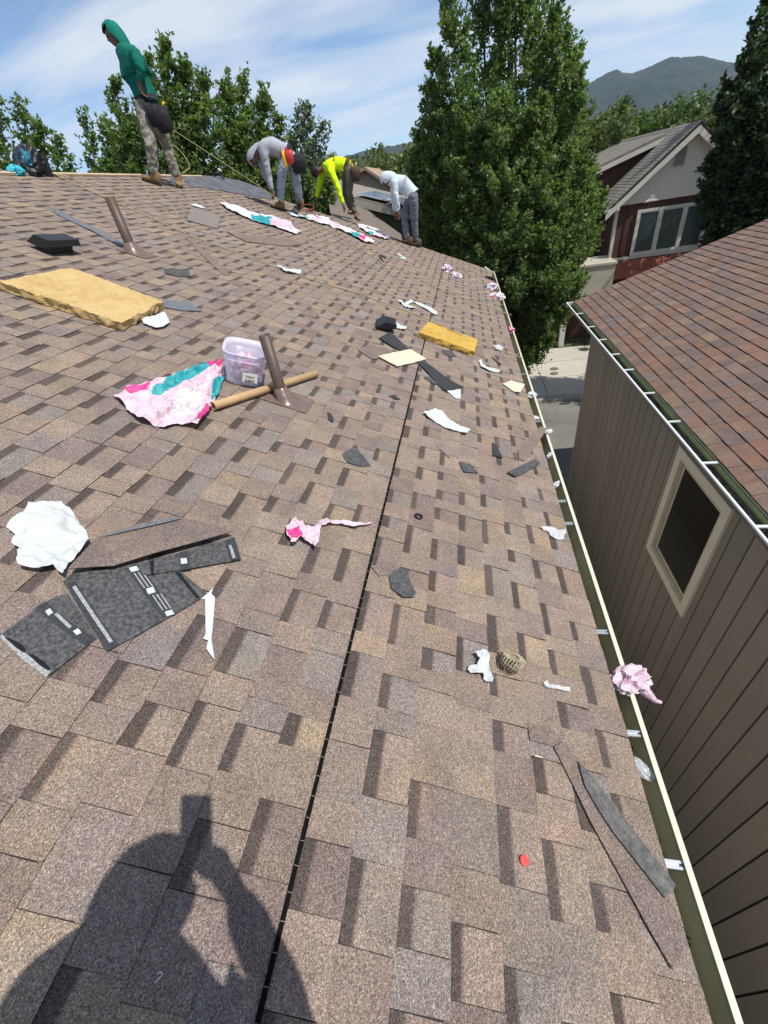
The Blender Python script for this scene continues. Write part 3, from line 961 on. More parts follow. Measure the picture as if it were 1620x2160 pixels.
bm = bmesh.new(); prism(bm, [(NX_E + 0.012, NZ_E - 0.006), (NX_E - 0.012, NZ_E - 0.008), (NX_E - 0.030, NZ_E - 0.018), (NX_E - 0.040, NZ_E - 0.034), (NX_E - 0.040, NZ_E - 0.06), (NX_E - 0.028, NZ_E - 0.075), (NX_E - 0.022, NZ_E - 0.17), (NX_E + 0.012, NZ_E - 0.17)], 'y', NY0, NY1 - 0.02)
npart('drip_edge', bm, M_MOSS)
boxo('soffit', (NX_E + 0.013, WX + 0.02, NY0, NY1 - 0.05, -1.10, -1.085), M_TAUPE, nb, 0, NO)
bm = bmesh.new()
prism(bm, [(NX_E + 0.02, NZ_E - 0.04), (NX_E + RW * math.cos(NP), NZ_E + RW * math.sin(NP) - 0.04), (NX_E + RW * math.cos(NP), NZ_E + RW * math.sin(NP) - 0.22), (NX_E + 0.02, NZ_E - 0.16)], 'y', NY1 - 0.06, NY1 - 0.03)
npart('barge_board', bm, M_TRIM)
gx1, gx0, gzt = 2.225, 2.374, -0.955
M_GUT2 = mottled('grimy_gutter', (0.20, 0.195, 0.17), (0.12, 0.115, 0.10), 3, rough=0.4)
outl = [(gx0, gzt), (gx0, gzt - 0.11), (gx1 + 0.05, gzt - 0.11), (gx1 + 0.03, gzt - 0.07), (gx1 + 0.006, gzt - 0.03), (gx1, gzt - 0.018), (gx1, gzt)]
inn = [(gx1 + 0.004, gzt), (gx1 + 0.009, gzt - 0.028), (gx1 + 0.033, gzt - 0.069), (gx1 + 0.053, gzt - 0.106), (gx0 - 0.003, gzt - 0.106), (gx0 - 0.003, gzt)]
bm = bmesh.new(); prism(bm, outl + inn, 'y', NY0, NY1)
gut2 = npart('gutter', bm, M_GUT2)
bm = bmesh.new(); prism(bm, [(gx1 - 0.004, gzt - 0.014), (gx1 - 0.004, gzt + 0.004), (gx1 + 0.014, gzt + 0.004), (gx1 + 0.014, gzt + 0.001), (gx1 - 0.0015, gzt + 0.001), (gx1 - 0.0015, gzt - 0.014)], 'y', NY0, NY1)
bmo('lip', bm, mat('gutter_lip_white', (0.78, 0.79, 0.78), 0.35, 0.5), gut2)
boxo('end_cap', (gx1 - 0.003, gx0, NY1 + 0.001, NY1 + 0.006, gzt - 0.11, gzt + 0.003), M_LIP, gut2)
# dirt and leaves lying in the gutter
bm = bmesh.new()
for i in range(1500):
    yy = random.uniform(NY0, NY1); xx = random.uniform(gx1 + 0.045, gx0 - 0.01)
    c = Vector((xx, yy, gzt - 0.098 + random.random() * 0.03))
    d = Vector((random.gauss(0, 1), random.gauss(0, 1), random.gauss(0, 0.4))).normalized() * 0.02
    e = d.cross(Vector((0, 0, 1))).normalized() * 0.008
    bm.faces.new([bm.verts.new(c - d), bm.verts.new(c + e), bm.verts.new(c + d), bm.verts.new(c - e)])
tag(bmo('leaf_litter', bm, mottled('leaf_litter', (0.05, 0.045, 0.025), (0.09, 0.075, 0.045), 30), gut2), kind='stuff')
hb = bmesh.new()
box(hb, gx1 + 0.004, gx0 - 0.004, -0.013, -0.006, -0.012, 0.0); box(hb, gx1 + 0.004, gx0 - 0.004, 0.006, 0.013, -0.012, 0.0)
box(hb, gx1 + 0.004, gx0 - 0.004, -0.006, 0.006, -0.012, -0.008)
bmesh.ops.recalc_face_normals(hb, faces=hb.faces[:])
hme2 = bpy.data.meshes.new('hanger'); hb.to_mesh(hme2); hb.free(); hme2.materials.append(mat('white_hanger', (0.75, 0.77, 0.76), 0.4, 0.5))
for q in [(1580, 1110), (1484, 976), (1412, 889), (1363, 829), (1330, 779), (1295, 747), (1270, 716), (1244, 689), (1222, 661), (1203, 638)]:
    p = at(*q, Z=gzt)
    o = bpy.data.objects.new('hanger', hme2); COL.objects.link(o); o.parent = gut2; o.location = (0, p.y, gzt + 0.002)

# ================================================================= RED HOUSE IN THE BACKGROUND
rh = empty('house', (9.05, 26, GZ))
tag(rh, 'red house with white shingled gable and a three-part window in the background', 'house')
RO = -Vector(rh.location)
def rpart(name, bm, mats, parent=None): return bmo(name, bm, mats, parent or rh, RO if parent is None else (0, 0, 0))
GYF = 24.0
PK = (9.05, 2.11); EL = (6.19, -0.27); ER = (11.91, -0.27)
M_RED = mottled('dark_red_boards', (0.098, 0.046, 0.033), (0.074, 0.036, 0.027), 2, rough=0.8)
M_GWHITE = mottled('offwhite_shingles', (0.72, 0.66, 0.58), (0.64, 0.58, 0.51), 4, rough=0.8)
M_RT = mottled('offwhite_trim', (0.62, 0.58, 0.50), (0.55, 0.51, 0.44), 3, rough=0.6)
M_GROOF = mat('weathered_grey_shingles', (0.2, 0.19, 0.16), 0.95, 0.1)
t = NT(M_GROOF); k = t.coords('Position')
t.col(t.mix(1.0, t.ramp(t.noise(k, 3.0, 5, 0.65), [(0.3, (0.17, 0.155, 0.13)), (0.7, (0.30, 0.275, 0.23))]), t.ramp(t.noise(k, 25, 2), [(0.3, 0.75), (0.7, 1.15)]), 'MULTIPLY'))
Wl, Wr = 6.62, 11.48
sl = (PK[1] - EL[1]) / (PK[0] - EL[0])
bm = bmesh.new()
prism(bm, [(Wl, GZ), (Wr, GZ), (Wr, EL[1] + 0.25), (PK[0], PK[1] - 0.12), (Wl, EL[1] + 0.25)], 'y', GYF + 0.03, 37)
rwall = rpart('wall', bm, M_RED)
# vertical red battens on the front, above and beside the window
bwz = 0.0
x = Wl + 0.05
while x < Wr - 0.3:
    if not (7.45 < x < 10.35):
        boxo('batten', (x, x + 0.05, GYF - 0.015, GYF + 0.03, -2.30, -0.34), M_RED, rwall)
    else:
        boxo('batten', (x, x + 0.05, GYF - 0.015, GYF + 0.03, -0.56, -0.34), M_RED, rwall)
    x += 0.40
# white shingle courses on the gable, each shingle its own piece
gable = bmesh.new()
zb = -0.30
prism(gable, [(Wl + 0.0, zb), (Wr, zb), (Wr, EL[1] + 0.22), (PK[0], PK[1] - 0.16), (Wl, EL[1] + 0.22)], 'y', GYF - 0.004, GYF + 0.028)
gable = rpart('gable', gable, M_GWHITE)
z = zb; row = 0; zc = 0.165
smc = {}
while z < PK[1] - 0.25:
    x = Wl - (row % 2) * 0.09 - random.random() * 0.05
    while x < Wr:
        w = 0.19 + random.uniform(-0.045, 0.045)
        lim = lambda xx: PK[1] - 0.20 - sl * abs(xx - PK[0])
        if min(lim(x), lim(x + w)) > z + zc * 0.7 and x > Wl and x + w < Wr and not (8.45 < x + w / 2 < 9.05 + 0.15 and 0.78 < z + 0.08 < 1.42 and False):
            key = round(w, 2)
            if key not in smc:
                bmm = bmesh.new()
                vs = [bmm.verts.new(p) for p in ((0, 0, 0), (key - 0.008, 0, 0), (key - 0.008, 0.018, zc + 0.02), (0, 0.018, zc + 0.02), (0, 0.02, 0), (key - 0.008, 0.02, 0))]
                for q in ((0, 1, 2, 3), (0, 4, 5, 1), (0, 3, 4), (1, 5, 2)): bmm.faces.new([vs[i] for i in q])
                me = bpy.data.meshes.new('shingle'); bmm.to_mesh(me); bmm.free(); me.materials.append(M_GWHITE); smc[key] = me
            o = bpy.data.objects.new('shingle', smc[key]); COL.objects.link(o); o.parent = gable
            o.location = (x, GYF - 0.026, z + random.uniform(-0.012, 0.012))
        x += w
    z += zc; row += 1
# louvre vent in the gable
lv = empty('gable_vent', Vector((8.72, GYF - 0.03, 1.10)) + RO, (0, 0, 0), rh)
vt = bmesh.new()
for a_ in ((-0.24, -0.20, -0.36, 0.36), (0.20, 0.24, -0.36, 0.36), (-0.2, 0.2, 0.32, 0.36), (-0.2, 0.2, -0.36, -0.32)):
    box(vt, a_[0], a_[1], -0.03, 0.0, a_[2], a_[3])
bmo('frame', vt, M_RT, lv)
boxo('backing', (-0.2, 0.2, -0.012, -0.004, -0.32, 0.32), mat('vent_dark', (0.16, 0.15, 0.14), 0.9), lv)
for i in range(11):
    o = boxo('slat', (-0.2, 0.2, -0.012, 0.012, -0.004, 0.004), M_RT, lv, 0, (0, -0.02, -0.29 + i * 0.058), (rad(38), 0, 0))
# main roof slabs with shingle courses, and rake boards
def slope_slab(p0, p1, th):
    d = Vector((p1[0] - p0[0], 0, p1[1] - p0[1])).normalized(); nrm = Vector((-d.z, 0, d.x))
    if nrm.z < 0: nrm = -nrm
    return [p0, p1, (p1[0] - nrm.x * th, p1[1] - nrm.z * th), (p0[0] - nrm.x * th, p0[1] - nrm.z * th)]
EL2 = (EL[0] - 0.1, EL[1] - 0.1 * sl); ER2 = (ER[0] + 0.1, ER[1] - 0.1 * sl)
bm = bmesh.new(); prism(bm, slope_slab(PK, EL2, 0.10), 'y', GYF - 0.45, 37.4); prism(bm, slope_slab(PK, ER2, 0.10), 'y', GYF - 0.45, 37.4)
rroof = rpart('roof', bm, M_GROOF)
def course_lines(p0, p1, ya, yb, n_, parent, name='shingle_course'):
    """Raised shingle courses on a far roof slope."""
    for i in range(n_):
        f0, f1 = i / n_, (i + 1) / n_
        a = (p0[0] + (p1[0] - p0[0]) * f0, p0[1] + (p1[1] - p0[1]) * f0 + 0.004)
        b = (p0[0] + (p1[0] - p0[0]) * f1, p0[1] + (p1[1] - p0[1]) * f1 + 0.016)
        bmm = bmesh.new(); prism(bmm, [a, b, (b[0], b[1] - 0.0125), (a[0], a[1] - 0.002)], 'y', ya, yb)
        bmo(name, bmm, M_GROOF, parent)
course_lines(PK, EL2, GYF - 0.45, 37.4, 26, rroof)
for side, E_ in ((-1, EL2), (1, ER2)):
    bm = bmesh.new()
    ss = [(PK[0], PK[1] - 0.14), (E_[0], E_[1] - 0.14), (E_[0], E_[1] - 0.38), (PK[0], PK[1] - 0.38)]
    prism(bm, ss, 'y', GYF - 0.46, GYF - 0.40)
    rpart('rake_board', bm, M_RT)
    bm = bmesh.new(); prism(bm, [(PK[0], PK[1] - 0.02), (E_[0], E_[1] - 0.02), (E_[0], E_[1] - 0.139), (PK[0], PK[1] - 0.139)], 'y', GYF - 0.452, GYF - 0.41); rpart('shingle_edge', bm, M_EDGE)
    bm = bmesh.new()
    prism(bm, slope_slab((PK[0], PK[1] - 0.128), (E_[0], E_[1] - 0.128), 0.03), 'y', GYF - 0.40, GYF + 0.02)
    rpart('soffit', bm, M_RT)
bm = bmesh.new(); prism(bm, [(6.02, -0.42), (6.62, -0.42), (6.62, -0.20), (6.10, -0.36)], 'y', GYF - 0.455, GYF - 0.02)
rpart('eave_return', bm, M_RT)
boxo('corner_board', (Wl - 0.03, Wl + 0.10, GYF - 0.03, GYF + 0.1, -3.6, -0.42), M_RT, rh, 0, RO)
boxo('belt_board', (Wl, Wr, GYF - 0.03, GYF + 0.028, -0.345, -0.303), M_RED, rh, 0, RO)
boxo('sill_board', (Wl + 0.1, Wr, GYF - 0.05, GYF + 0.028, -2.42, -2.32), M_RT, rh, 0, RO)
# three-part window
rwin = empty('window', Vector((8.95, GYF - 0.03, -1.44)) + RO, (0, 0, 0), rh)
bm = bmesh.new()
box(bm, -1.45, 1.45, -0.03, 0.03, 0.78, 0.88); box(bm, -1.45, 1.45, -0.05, 0.03, -0.88, -0.77)
for a_ in (-1.45, -0.545, 0.425, 1.35): box(bm, a_, a_ + 0.11, -0.03, 0.03, -0.77, 0.78)
bmo('frame', bm, M_RT, rwin)
M_BLUEGL = mat('blue_grey_glass', (0.035, 0.055, 0.065), 0.08, 0.7)
for a_, b_ in ((-1.34, -0.545), (-0.435, 0.425), (0.535, 1.35)):
    p = boxo('pane', (a_ + 0.04, b_ - 0.04, 0.0, 0.012, -0.73, 0.74), M_BLUEGL, rwin)
    bm = bmesh.new()
    box(bm, a_, a_ + 0.04, -0.012, 0.02, -0.77, 0.78); box(bm, b_ - 0.04, b_, -0.012, 0.02, -0.77, 0.78); box(bm, a_ + 0.04, b_ - 0.04, -0.012, 0.02, 0.74, 0.78); box(bm, a_ + 0.04, b_ - 0.04, -0.012, 0.02, -0.77, -0.73)
    bmo('sash', bm, M_RT, rwin)
# skirt roof of red corrugated metal under the window
M_CORR = mottled('red_corrugated', (0.33, 0.10, 0.06), (0.22, 0.07, 0.045), 2.5, rough=0.45, spec=0.4)
NCO = 150; V = []; Fq = []
for i in range(NCO + 1):
    x = 6.45 + i * (5.3 / NCO); dz = 0.022 * math.sin(i * math.pi / 2)
    V += [(x, GYF - 0.05, -2.45 + dz), (x, GYF - 0.95, -3.02 + dz), (x, GYF - 0.95, -3.035 + dz), (x, GYF - 0.05, -2.465 + dz)]
for i in range(NCO):
    a = 4 * i; b = a + 4
    Fq += [(a, a + 1, b + 1, b), (a + 1, a + 2, b + 2, b + 1), (a + 2, a + 3, b + 3, b + 2)]
obj('skirt_roof', pyd('skirt_roof', V, Fq), M_CORR, rh, RO)
# shed dormer wing on the left slope
DY = 26.3
D0, D1 = (8.66, 1.93), (4.62, 0.80)
bm = bmesh.new(); prism(bm, slope_slab(D0, D1, 0.10), 'y', DY - 0.35, 36.0)
dr = rpart('dormer_roof', bm, M_GROOF)
course_lines(D0, D1, DY - 0.35, 36.0, 26, dr)
bm = bmesh.new(); prism(bm, slope_slab((D0[0], D0[1] - 0.10), (D1[0], D1[1] - 0.10), 0.17), 'y', DY - 0.36, DY - 0.31)
rpart('dormer_rake_board', bm, M_RT)
bm = bmesh.new(); prism(bm, [(5.1, GZ), (8.3, GZ), (8.3, 1.66), (5.1, 0.80)], 'y', DY, 35.6)
rpart('dormer_wall', bm, M_RED)
for xx in np.arange(5.1, 8.0, 0.4):
    boxo('batten', (xx, xx + 0.05, DY - 0.02, DY + 0.01, -2.0, 0.70 + (xx - 5.1) * 0.27), M_RED, rh, 0, RO)

# porch block, post, door
pb = empty('porch', (5.3, 22.3, GZ))
tag(pb, 'cream porch with boxed beam, white post and dark red door behind the driveway', 'porch')
PO = -Vector(pb.location)
M_PCR = mottled('porch_cream', (0.42, 0.39, 0.31), (0.36, 0.33, 0.26), 3)
boxo('beam', (4.25, 6.4, 22.0, 23.8, -3.35, -2.22), M_PCR, pb, 0.01, PO)
boxo('cornice', (4.20, 6.45, 21.95, 23.85, -2.219, -2.12), M_PCR, pb, 0.01, PO)
boxo('post', (4.42, 4.66, 22.05, 22.3, GZ + 0.02, -3.351), mottled('white_post', (0.6, 0.58, 0.54), (0.52, 0.5, 0.46), 4), pb, 0.01, PO)
boxo('back_wall', (1.5, 6.4, 23.4, 23.6, GZ, -3.36), M_RED, pb, 0, PO)
d = boxo('door', (3.3, 4.25, 23.33, 23.39, GZ + 0.02, -3.45), mottled('dark_red_door', (0.11, 0.022, 0.018), (0.09, 0.018, 0.015), 4, rough=0.5), pb, 0.006, PO)
for zz in (0.35, 1.2):
    boxo('panel', (3.42, 4.13, 23.31, 23.329, GZ + zz, GZ + zz + 0.7), mat('door_panel', (0.10, 0.02, 0.016), 0.5), d)
boxo('upper_wall', (1.5, 4.2, 23.65, 23.9, GZ, -0.3), M_RED, pb, 0, PO)

# black metal patio chair
pc = at(1226, 712, Z=GZ + 0.02)
ch = empty('patio_chair', (pc.x, 21.3, GZ + 0.02))
tag(ch, 'black metal patio chair with looped back under the porch', 'chair')
M_IRON = mat('black_iron', (0.012, 0.012, 0.012), 0.5, 0.4)
bm = bmesh.new(); lathe(bm, [(0.001, 0.43), (0.23, 0.43), (0.24, 0.445), (0.23, 0.46), (0.001, 0.46)], 20); bmo('seat', bm, M_IRON, ch)
for sx, sy in ((-1, -1), (1, -1), (-1, 1), (1, 1)):
    bm = bmesh.new(); tube(bm, [(sx * 0.17, sy * 0.17, 0.44), (sx * 0.2, sy * 0.2, 0.2), (sx * 0.22, sy * 0.22, 0)], 0.014, 6); bmo('leg', bm, M_IRON, ch)
bm = bmesh.new()
tube(bm, [(0.22 * math.cos(a), 0.2, 0.46 + 0.52 * math.sin(a) ** 0.8 if math.sin(a) > 0 else 0.46) for a in np.linspace(0, math.pi, 14)], 0.014, 6)
for r in (0.07, 0.05):
    tube(bm, [(r * math.cos(a), 0.2, 0.78 + r * 1.5 * math.sin(a)) for a in np.linspace(0, 6.283, 14)], 0.008, 5)
tube(bm, [(-0.12, 0.2, 0.47), (-0.13, 0.2, 0.88)], 0.008, 5); tube(bm, [(0.12, 0.2, 0.47), (0.13, 0.2, 0.88)], 0.008, 5)
bmo('backrest', bm, M_IRON, ch)

# ================================================================= HOUSE WITH SOLAR PANELS, BEYOND OUR GABLE
sh = empty('house', (-4, 20, GZ))
tag(sh, 'low olive house with solar panels on its roof beyond our gable end', 'house')
SO = -Vector(sh.location)
SY = 16.5
A = at(742, 413, Y=SY); B = at(925, 457, Y=SY)
dr_ = (B - A).normalized(); up_ = Vector((-dr_.z, 0, dr_.x))
if up_.z < 0: up_ = -up_
A2 = A - dr_ * 3.0
SYF = 24.0
bm = bmesh.new()
prism(bm, [(A2.x, A2.z), (B.x, B.z), (B.x - up_.x * 0.05, B.z - 0.05), (A2.x - up_.x * 0.05, A2.z - 0.05)], 'y', SY - 0.25, SYF)
bmo('roof', bm, mottled('tan_shingles', (0.26, 0.22, 0.18), (0.19, 0.16, 0.135), 4), sh, SO)
bm = bmesh.new()
prism(bm, [(A2.x, A2.z - 0.052), (B.x, B.z - 0.052), (B.x, B.z - 0.24), (A2.x, A2.z - 0.24)], 'y', SY - 0.27, SY - 0.22)
bmo('barge_board', bm, mottled('weathered_fascia', (0.42, 0.38, 0.31), (0.34, 0.31, 0.25), 3), sh, SO)
bm = bmesh.new(); prism(bm, [(A2.x + 0.1, GZ), (B.x - 0.35, GZ), (B.x - 0.35, B.z - 0.02), (A2.x + 0.1, A2.z - 0.06)], 'y', SY, SYF - 0.3)
bmo('wall', bm, mottled('olive_wall', (0.10, 0.105, 0.065), (0.085, 0.088, 0.055), 3), sh, SO)
M_PV = mat('solar_cell', (0.045, 0.075, 0.11), 0.18, 0.6)
M_PVF = mat('panel_frame', (0.55, 0.58, 0.6), 0.35, 0.5)
for iy in range(2):
    for ix in range(3):
        c = A + dr_ * (0.15 + ix * 1.04) + up_ * 0.10
        pn = empty('solar_panel', Vector((c.x, SY - 0.1 + iy * 1.7, c.z)) + SO, (0, -math.atan2(dr_.z, dr_.x), 0), sh)
        boxo('frame', (0, 1.0, 0, 1.65, -0.02, 0.012), M_PVF, pn)
        for cx in range(6):
            boxo('cell', (0.03 + cx * 0.158, 0.03 + cx * 0.158 + 0.150, 0.03, 1.62, 0.0125, 0.016), M_PV, pn)
# tan roof behind it
tr_ = empty('house', (-8, 30, GZ))
tag(tr_, 'far house with tan gable roof between the yellow-shirted man and the hill', 'house')
TO = -Vector(tr_.location)
TY = 30
a, b, c_ = at(672, 405, Y=TY), at(772, 352, Y=TY), at(850, 405, Y=TY)
bm = bmesh.new()
prism(bm, [(a.x, a.z), (b.x, b.z), (c_.x, c_.z), (c_.x, c_.z - 0.15), (b.x, b.z - 0.15), (a.x, a.z - 0.15)], 'y', TY - 0.4, TY + 9)
bmo('roof', bm, mottled('tan_roof', (0.36, 0.26, 0.18), (0.28, 0.2, 0.14), 3), tr_, TO)
bm = bmesh.new()
prism(bm, [(a.x + 0.4, GZ), (c_.x - 0.4, GZ), (c_.x - 0.4, c_.z), (b.x, b.z - 0.16), (a.x + 0.4, a.z)], 'y', TY, TY + 8.6)
bmo('wall', bm, mottled('tan_wall', (0.34, 0.28, 0.21), (0.3, 0.25, 0.19), 3), tr_, TO)
# lower brown roof tucked under our gable
lo = empty('lower_roof', (-2.5, 12.5, GZ))
tag(lo, 'strip of lower brown shingle roof just past our gable edge', 'roof')
LO = -Vector(lo.location)
pts = [roofw(690, 408, -0.10), roofw(768, 438, -0.10), roofw(846, 494, -0.10), roofw(850, 512, -0.10), roofw(700, 470, -0.10)]
bm = bmesh.new()
T = [bm.verts.new(p) for p in pts]; Bq = [bm.verts.new(p - Vector((0, 0, 0.08))) for p in pts]
bm.faces.new(T); bm.faces.new(Bq[::-1])
for i in range(5): bm.faces.new([T[i], Bq[i], Bq[(i + 1) % 5], T[(i + 1) % 5]])
bmo('shingle_slab', bm, mottled('worn_brown_shingles', (0.21, 0.175, 0.14), (0.15, 0.125, 0.105), 12, fine=0.4, finescale=60, co='Position'), lo, LO)
boxo('support_wall', (-3.6, -1.2, 12.2, 12.6, GZ, -0.2), M_SIDE, lo, 0, LO)

# ================================================================= LOOSE THINGS ON THE ROOF
def tmap(pts, tr=None):
    if tr is None: return pts
    ox, oy, s = tr
    return [(ox + x / s, oy + y / s) for x, y in pts]


T_A = (0, 380, 2.314); T_D = (540, 440, 5.4); T_F = (580, 520, 2.7); T_G = (1000, 540, 4.154)
T_L = (0, 1040, 2.893); T_M = (560, 1000, 2.382); T_R = (1100, 1280, 2.454)


def inpoly(x, y, P):
    c = False; j = len(P) - 1
    for i in range(len(P)):
        if (P[i][1] > y) != (P[j][1] > y) and x < (P[j][0] - P[i][0]) * (y - P[i][1]) / (P[j][1] - P[i][1] + 1e-12) + P[i][0]:
            c = not c
        j = i
    return c


def sheet(name, pts, mt, tr=None, th=0.0025, z0=0.009, amp=0.004, freq=14.0, edge=0.0, maxlen=0.03, label=None, cat=None, group=None, parent=None,
          zones=None, base=None, crease=0.0, fold=None, seed=None, smooth=False):
    """Thin loose piece lying on the roof: outline on the roof plane, real thickness, uneven surface; zones are printed colours."""
    if mt is M_BROWN: mt, zones, base = M_GRAN, [], (0.205, 0.162, 0.142)
    pts = tmap(pts, tr)
    L = [rl(x, y, z0) for x, y in pts]
    if parent is None:
        c = Vector((sum(p.x for p in L) / len(L), sum(p.y for p in L) / len(L), 0))
    else:
        c = Vector(parent['_c'])
    P2 = [(p.x - c.x, p.y - c.y) for p in L]
    cen = (sum(p[0] for p in P2) / len(P2), sum(p[1] for p in P2) / len(P2))
    R = max(math.hypot(p[0] - cen[0], p[1] - cen[1]) for p in P2) + 1e-6
    sd_ = random.random() * 50 if seed is None else seed
    bm = bmesh.new()
    bm.faces.new([bm.verts.new((p[0], p[1], 0)) for p in P2])
    bmesh.ops.triangulate(bm, faces=bm.faces[:])
    for it in range(9):
        long = [e for e in bm.edges if e.calc_length() > maxlen]
        if not long or len(bm.faces) > 9000: break
        bmesh.ops.subdivide_edges(bm, edges=long, cuts=1, use_grid_fill=False)
        bmesh.ops.triangulate(bm, faces=[f for f in bm.faces if len(f.verts) > 3])
    for v in bm.verts:
        x, y = v.co.x, v.co.y
        d = math.hypot(x - cen[0], y - cen[1]) / R
        z = amp * (0.6 + nz((x, y, 0), freq, sd_)) + edge * d ** 3 * (0.5 + nz((x, y, 3), 6, sd_))
        if crease:
            z += crease * (0.9 - abs(nz((x, y, 0), freq * 0.8, sd_ + 9)) * 2.2) * 0.6 + crease * 0.5 * (1 - abs(nz((x, y, 5), freq * 2.1, sd_)) * 2)
            v.co.x += crease * 0.4 * nz((x, y, 7), freq * 1.5, sd_); v.co.y += crease * 0.4 * nz((x, y, 9), freq * 1.5, sd_)
        if fold: z += fold(x, y)
        v.co.z = max(0.0, z)
    if zones is not None:
        zl = []
        for zp, col in zones:
            Z = [rl(x, y, z0) for x, y in tmap(zp, tr)]
            zl.append(([(p.x - c.x, p.y - c.y) for p in Z], col))
        lay = bm.loops.layers.float_color.new('Col')
        for f in bm.faces:
            m_ = f.calc_center_median(); col = base
            for zp, cc in zl:
                if inpoly(m_.x, m_.y, zp): col = cc
            for lp in f.loops: lp[lay] = (*col, 1)
    bmesh.ops.recalc_face_normals(bm, faces=bm.faces[:])
    if bm.faces and sum(f.normal.z for f in bm.faces) < 0:
        bmesh.ops.reverse_faces(bm, faces=bm.faces[:])
    bmesh.ops.solidify(bm, geom=bm.faces[:], thickness=th)
    me = bpy.data.meshes.new(name); bm.to_mesh(me); bm.free()
    if parent is None:
        o = obj(name, me, mt, None, wld((c.x, c.y, z0)), (0, PITCH, 0), smooth)
        o['_c'] = (c.x, c.y, z0)
        if label: tag(o, label, cat, group)
    else:
        o = obj(name, me, mt, parent, (0, 0, z0 - parent['_c'][2]), (0, 0, 0), smooth)
    return o


def wrapmat(name):
    M = mat(name, (0.8, 0.7, 0.75), 0.35, 0.45)
    t = NT(M)
    a = t.n('ShaderNodeVertexColor', layer_name='Col')
    k = t.coords('Object')
    mpn = t.n('ShaderNodeMapping'); mpn.inputs['Scale'].default_value = (130, 38, 1); mpn.inputs['Rotation'].default_value = (0, 0, 0.5); t.l(k, mpn.inputs[0])
    words = t.n('ShaderNodeTexVoronoi', {'Scale': 1.0, 'Randomness': 0.45}); t.l(mpn.outputs[0], words.inputs['Vector'])
    blk = t.ramp(t.noise(k, 7, 2, 0.5), [(0.50, 0.0), (0.54, 1.0)])
    pr = t.mix(blk, (1.0, 1.0, 1.0), t.ramp(words.outputs['Color'], [(0.48, 1.0), (0.56, 0.42)]))
    t.col(t.mix(0.55, a.outputs['Color'], pr, 'MULTIPLY'))
    t.bump(t.noise(k, 35, 5, 0.65), 0.8, 0.012)
    return M


M_WRAP = wrapmat('printed_plastic_wrap')
M_UNDER = mottled('shingle_underside', (0.026, 0.027, 0.028), (0.15, 0.153, 0.155), 75, 7, 0.75, 0.3, 0.5, 0.004, 0.6, 210)
M_WORN = mottled('worn_sealant_face', (0.20, 0.185, 0.165), (0.06, 0.068, 0.073), 34, 6, 0.7, 0.3, 0.5, 0.004, 0.6, 230)
M_TAR = mat('tar', (0.007, 0.007, 0.008), 0.3, 0.5)
M_PRINT = mottled('grey_print', (0.42, 0.43, 0.43), (0.14, 0.14, 0.14), 120, 3, 0.7)
M_LOGO = mottled('white_print', (0.62, 0.64, 0.63), (0.36, 0.37, 0.37), 90, 2, 0.7)
M_BAND = mottled('dark_adhesive_band', (0.016, 0.018, 0.02), (0.05, 0.055, 0.06), 160, 3, 0.4, 0.5)
M_SCRAP = mottled('charcoal_strip', (0.036, 0.038, 0.041), (0.055, 0.057, 0.06), 30, 4, 0.85, 0.2, 0.3, 0.004, 0.4, 260)
M_BROWN = mottled('brown_scrap', (0.235, 0.188, 0.16), (0.185, 0.148, 0.128), 18, 4, 0.95, 0.1, 0.4, 0.004, 0.6, 280)
M_BLUESTRIP = mottled('grey_sealant_strip', (0.10, 0.112, 0.125), (0.20, 0.21, 0.225), 60, 4, 0.5, 0.4, 0.3, 0.004, 0.4, 220)
M_FILM = mat('clear_film', (0.8, 0.84, 0.86), 0.15, 0.6)
M_FILM.node_tree.nodes['Principled BSDF'].inputs['Alpha'].default_value = 0.38
PINK, HOT, TEAL, WHT = (0.66, 0.47, 0.54), (0.60, 0.04, 0.22), (0.02, 0.29, 0.31), (0.66, 0.63, 0.64)


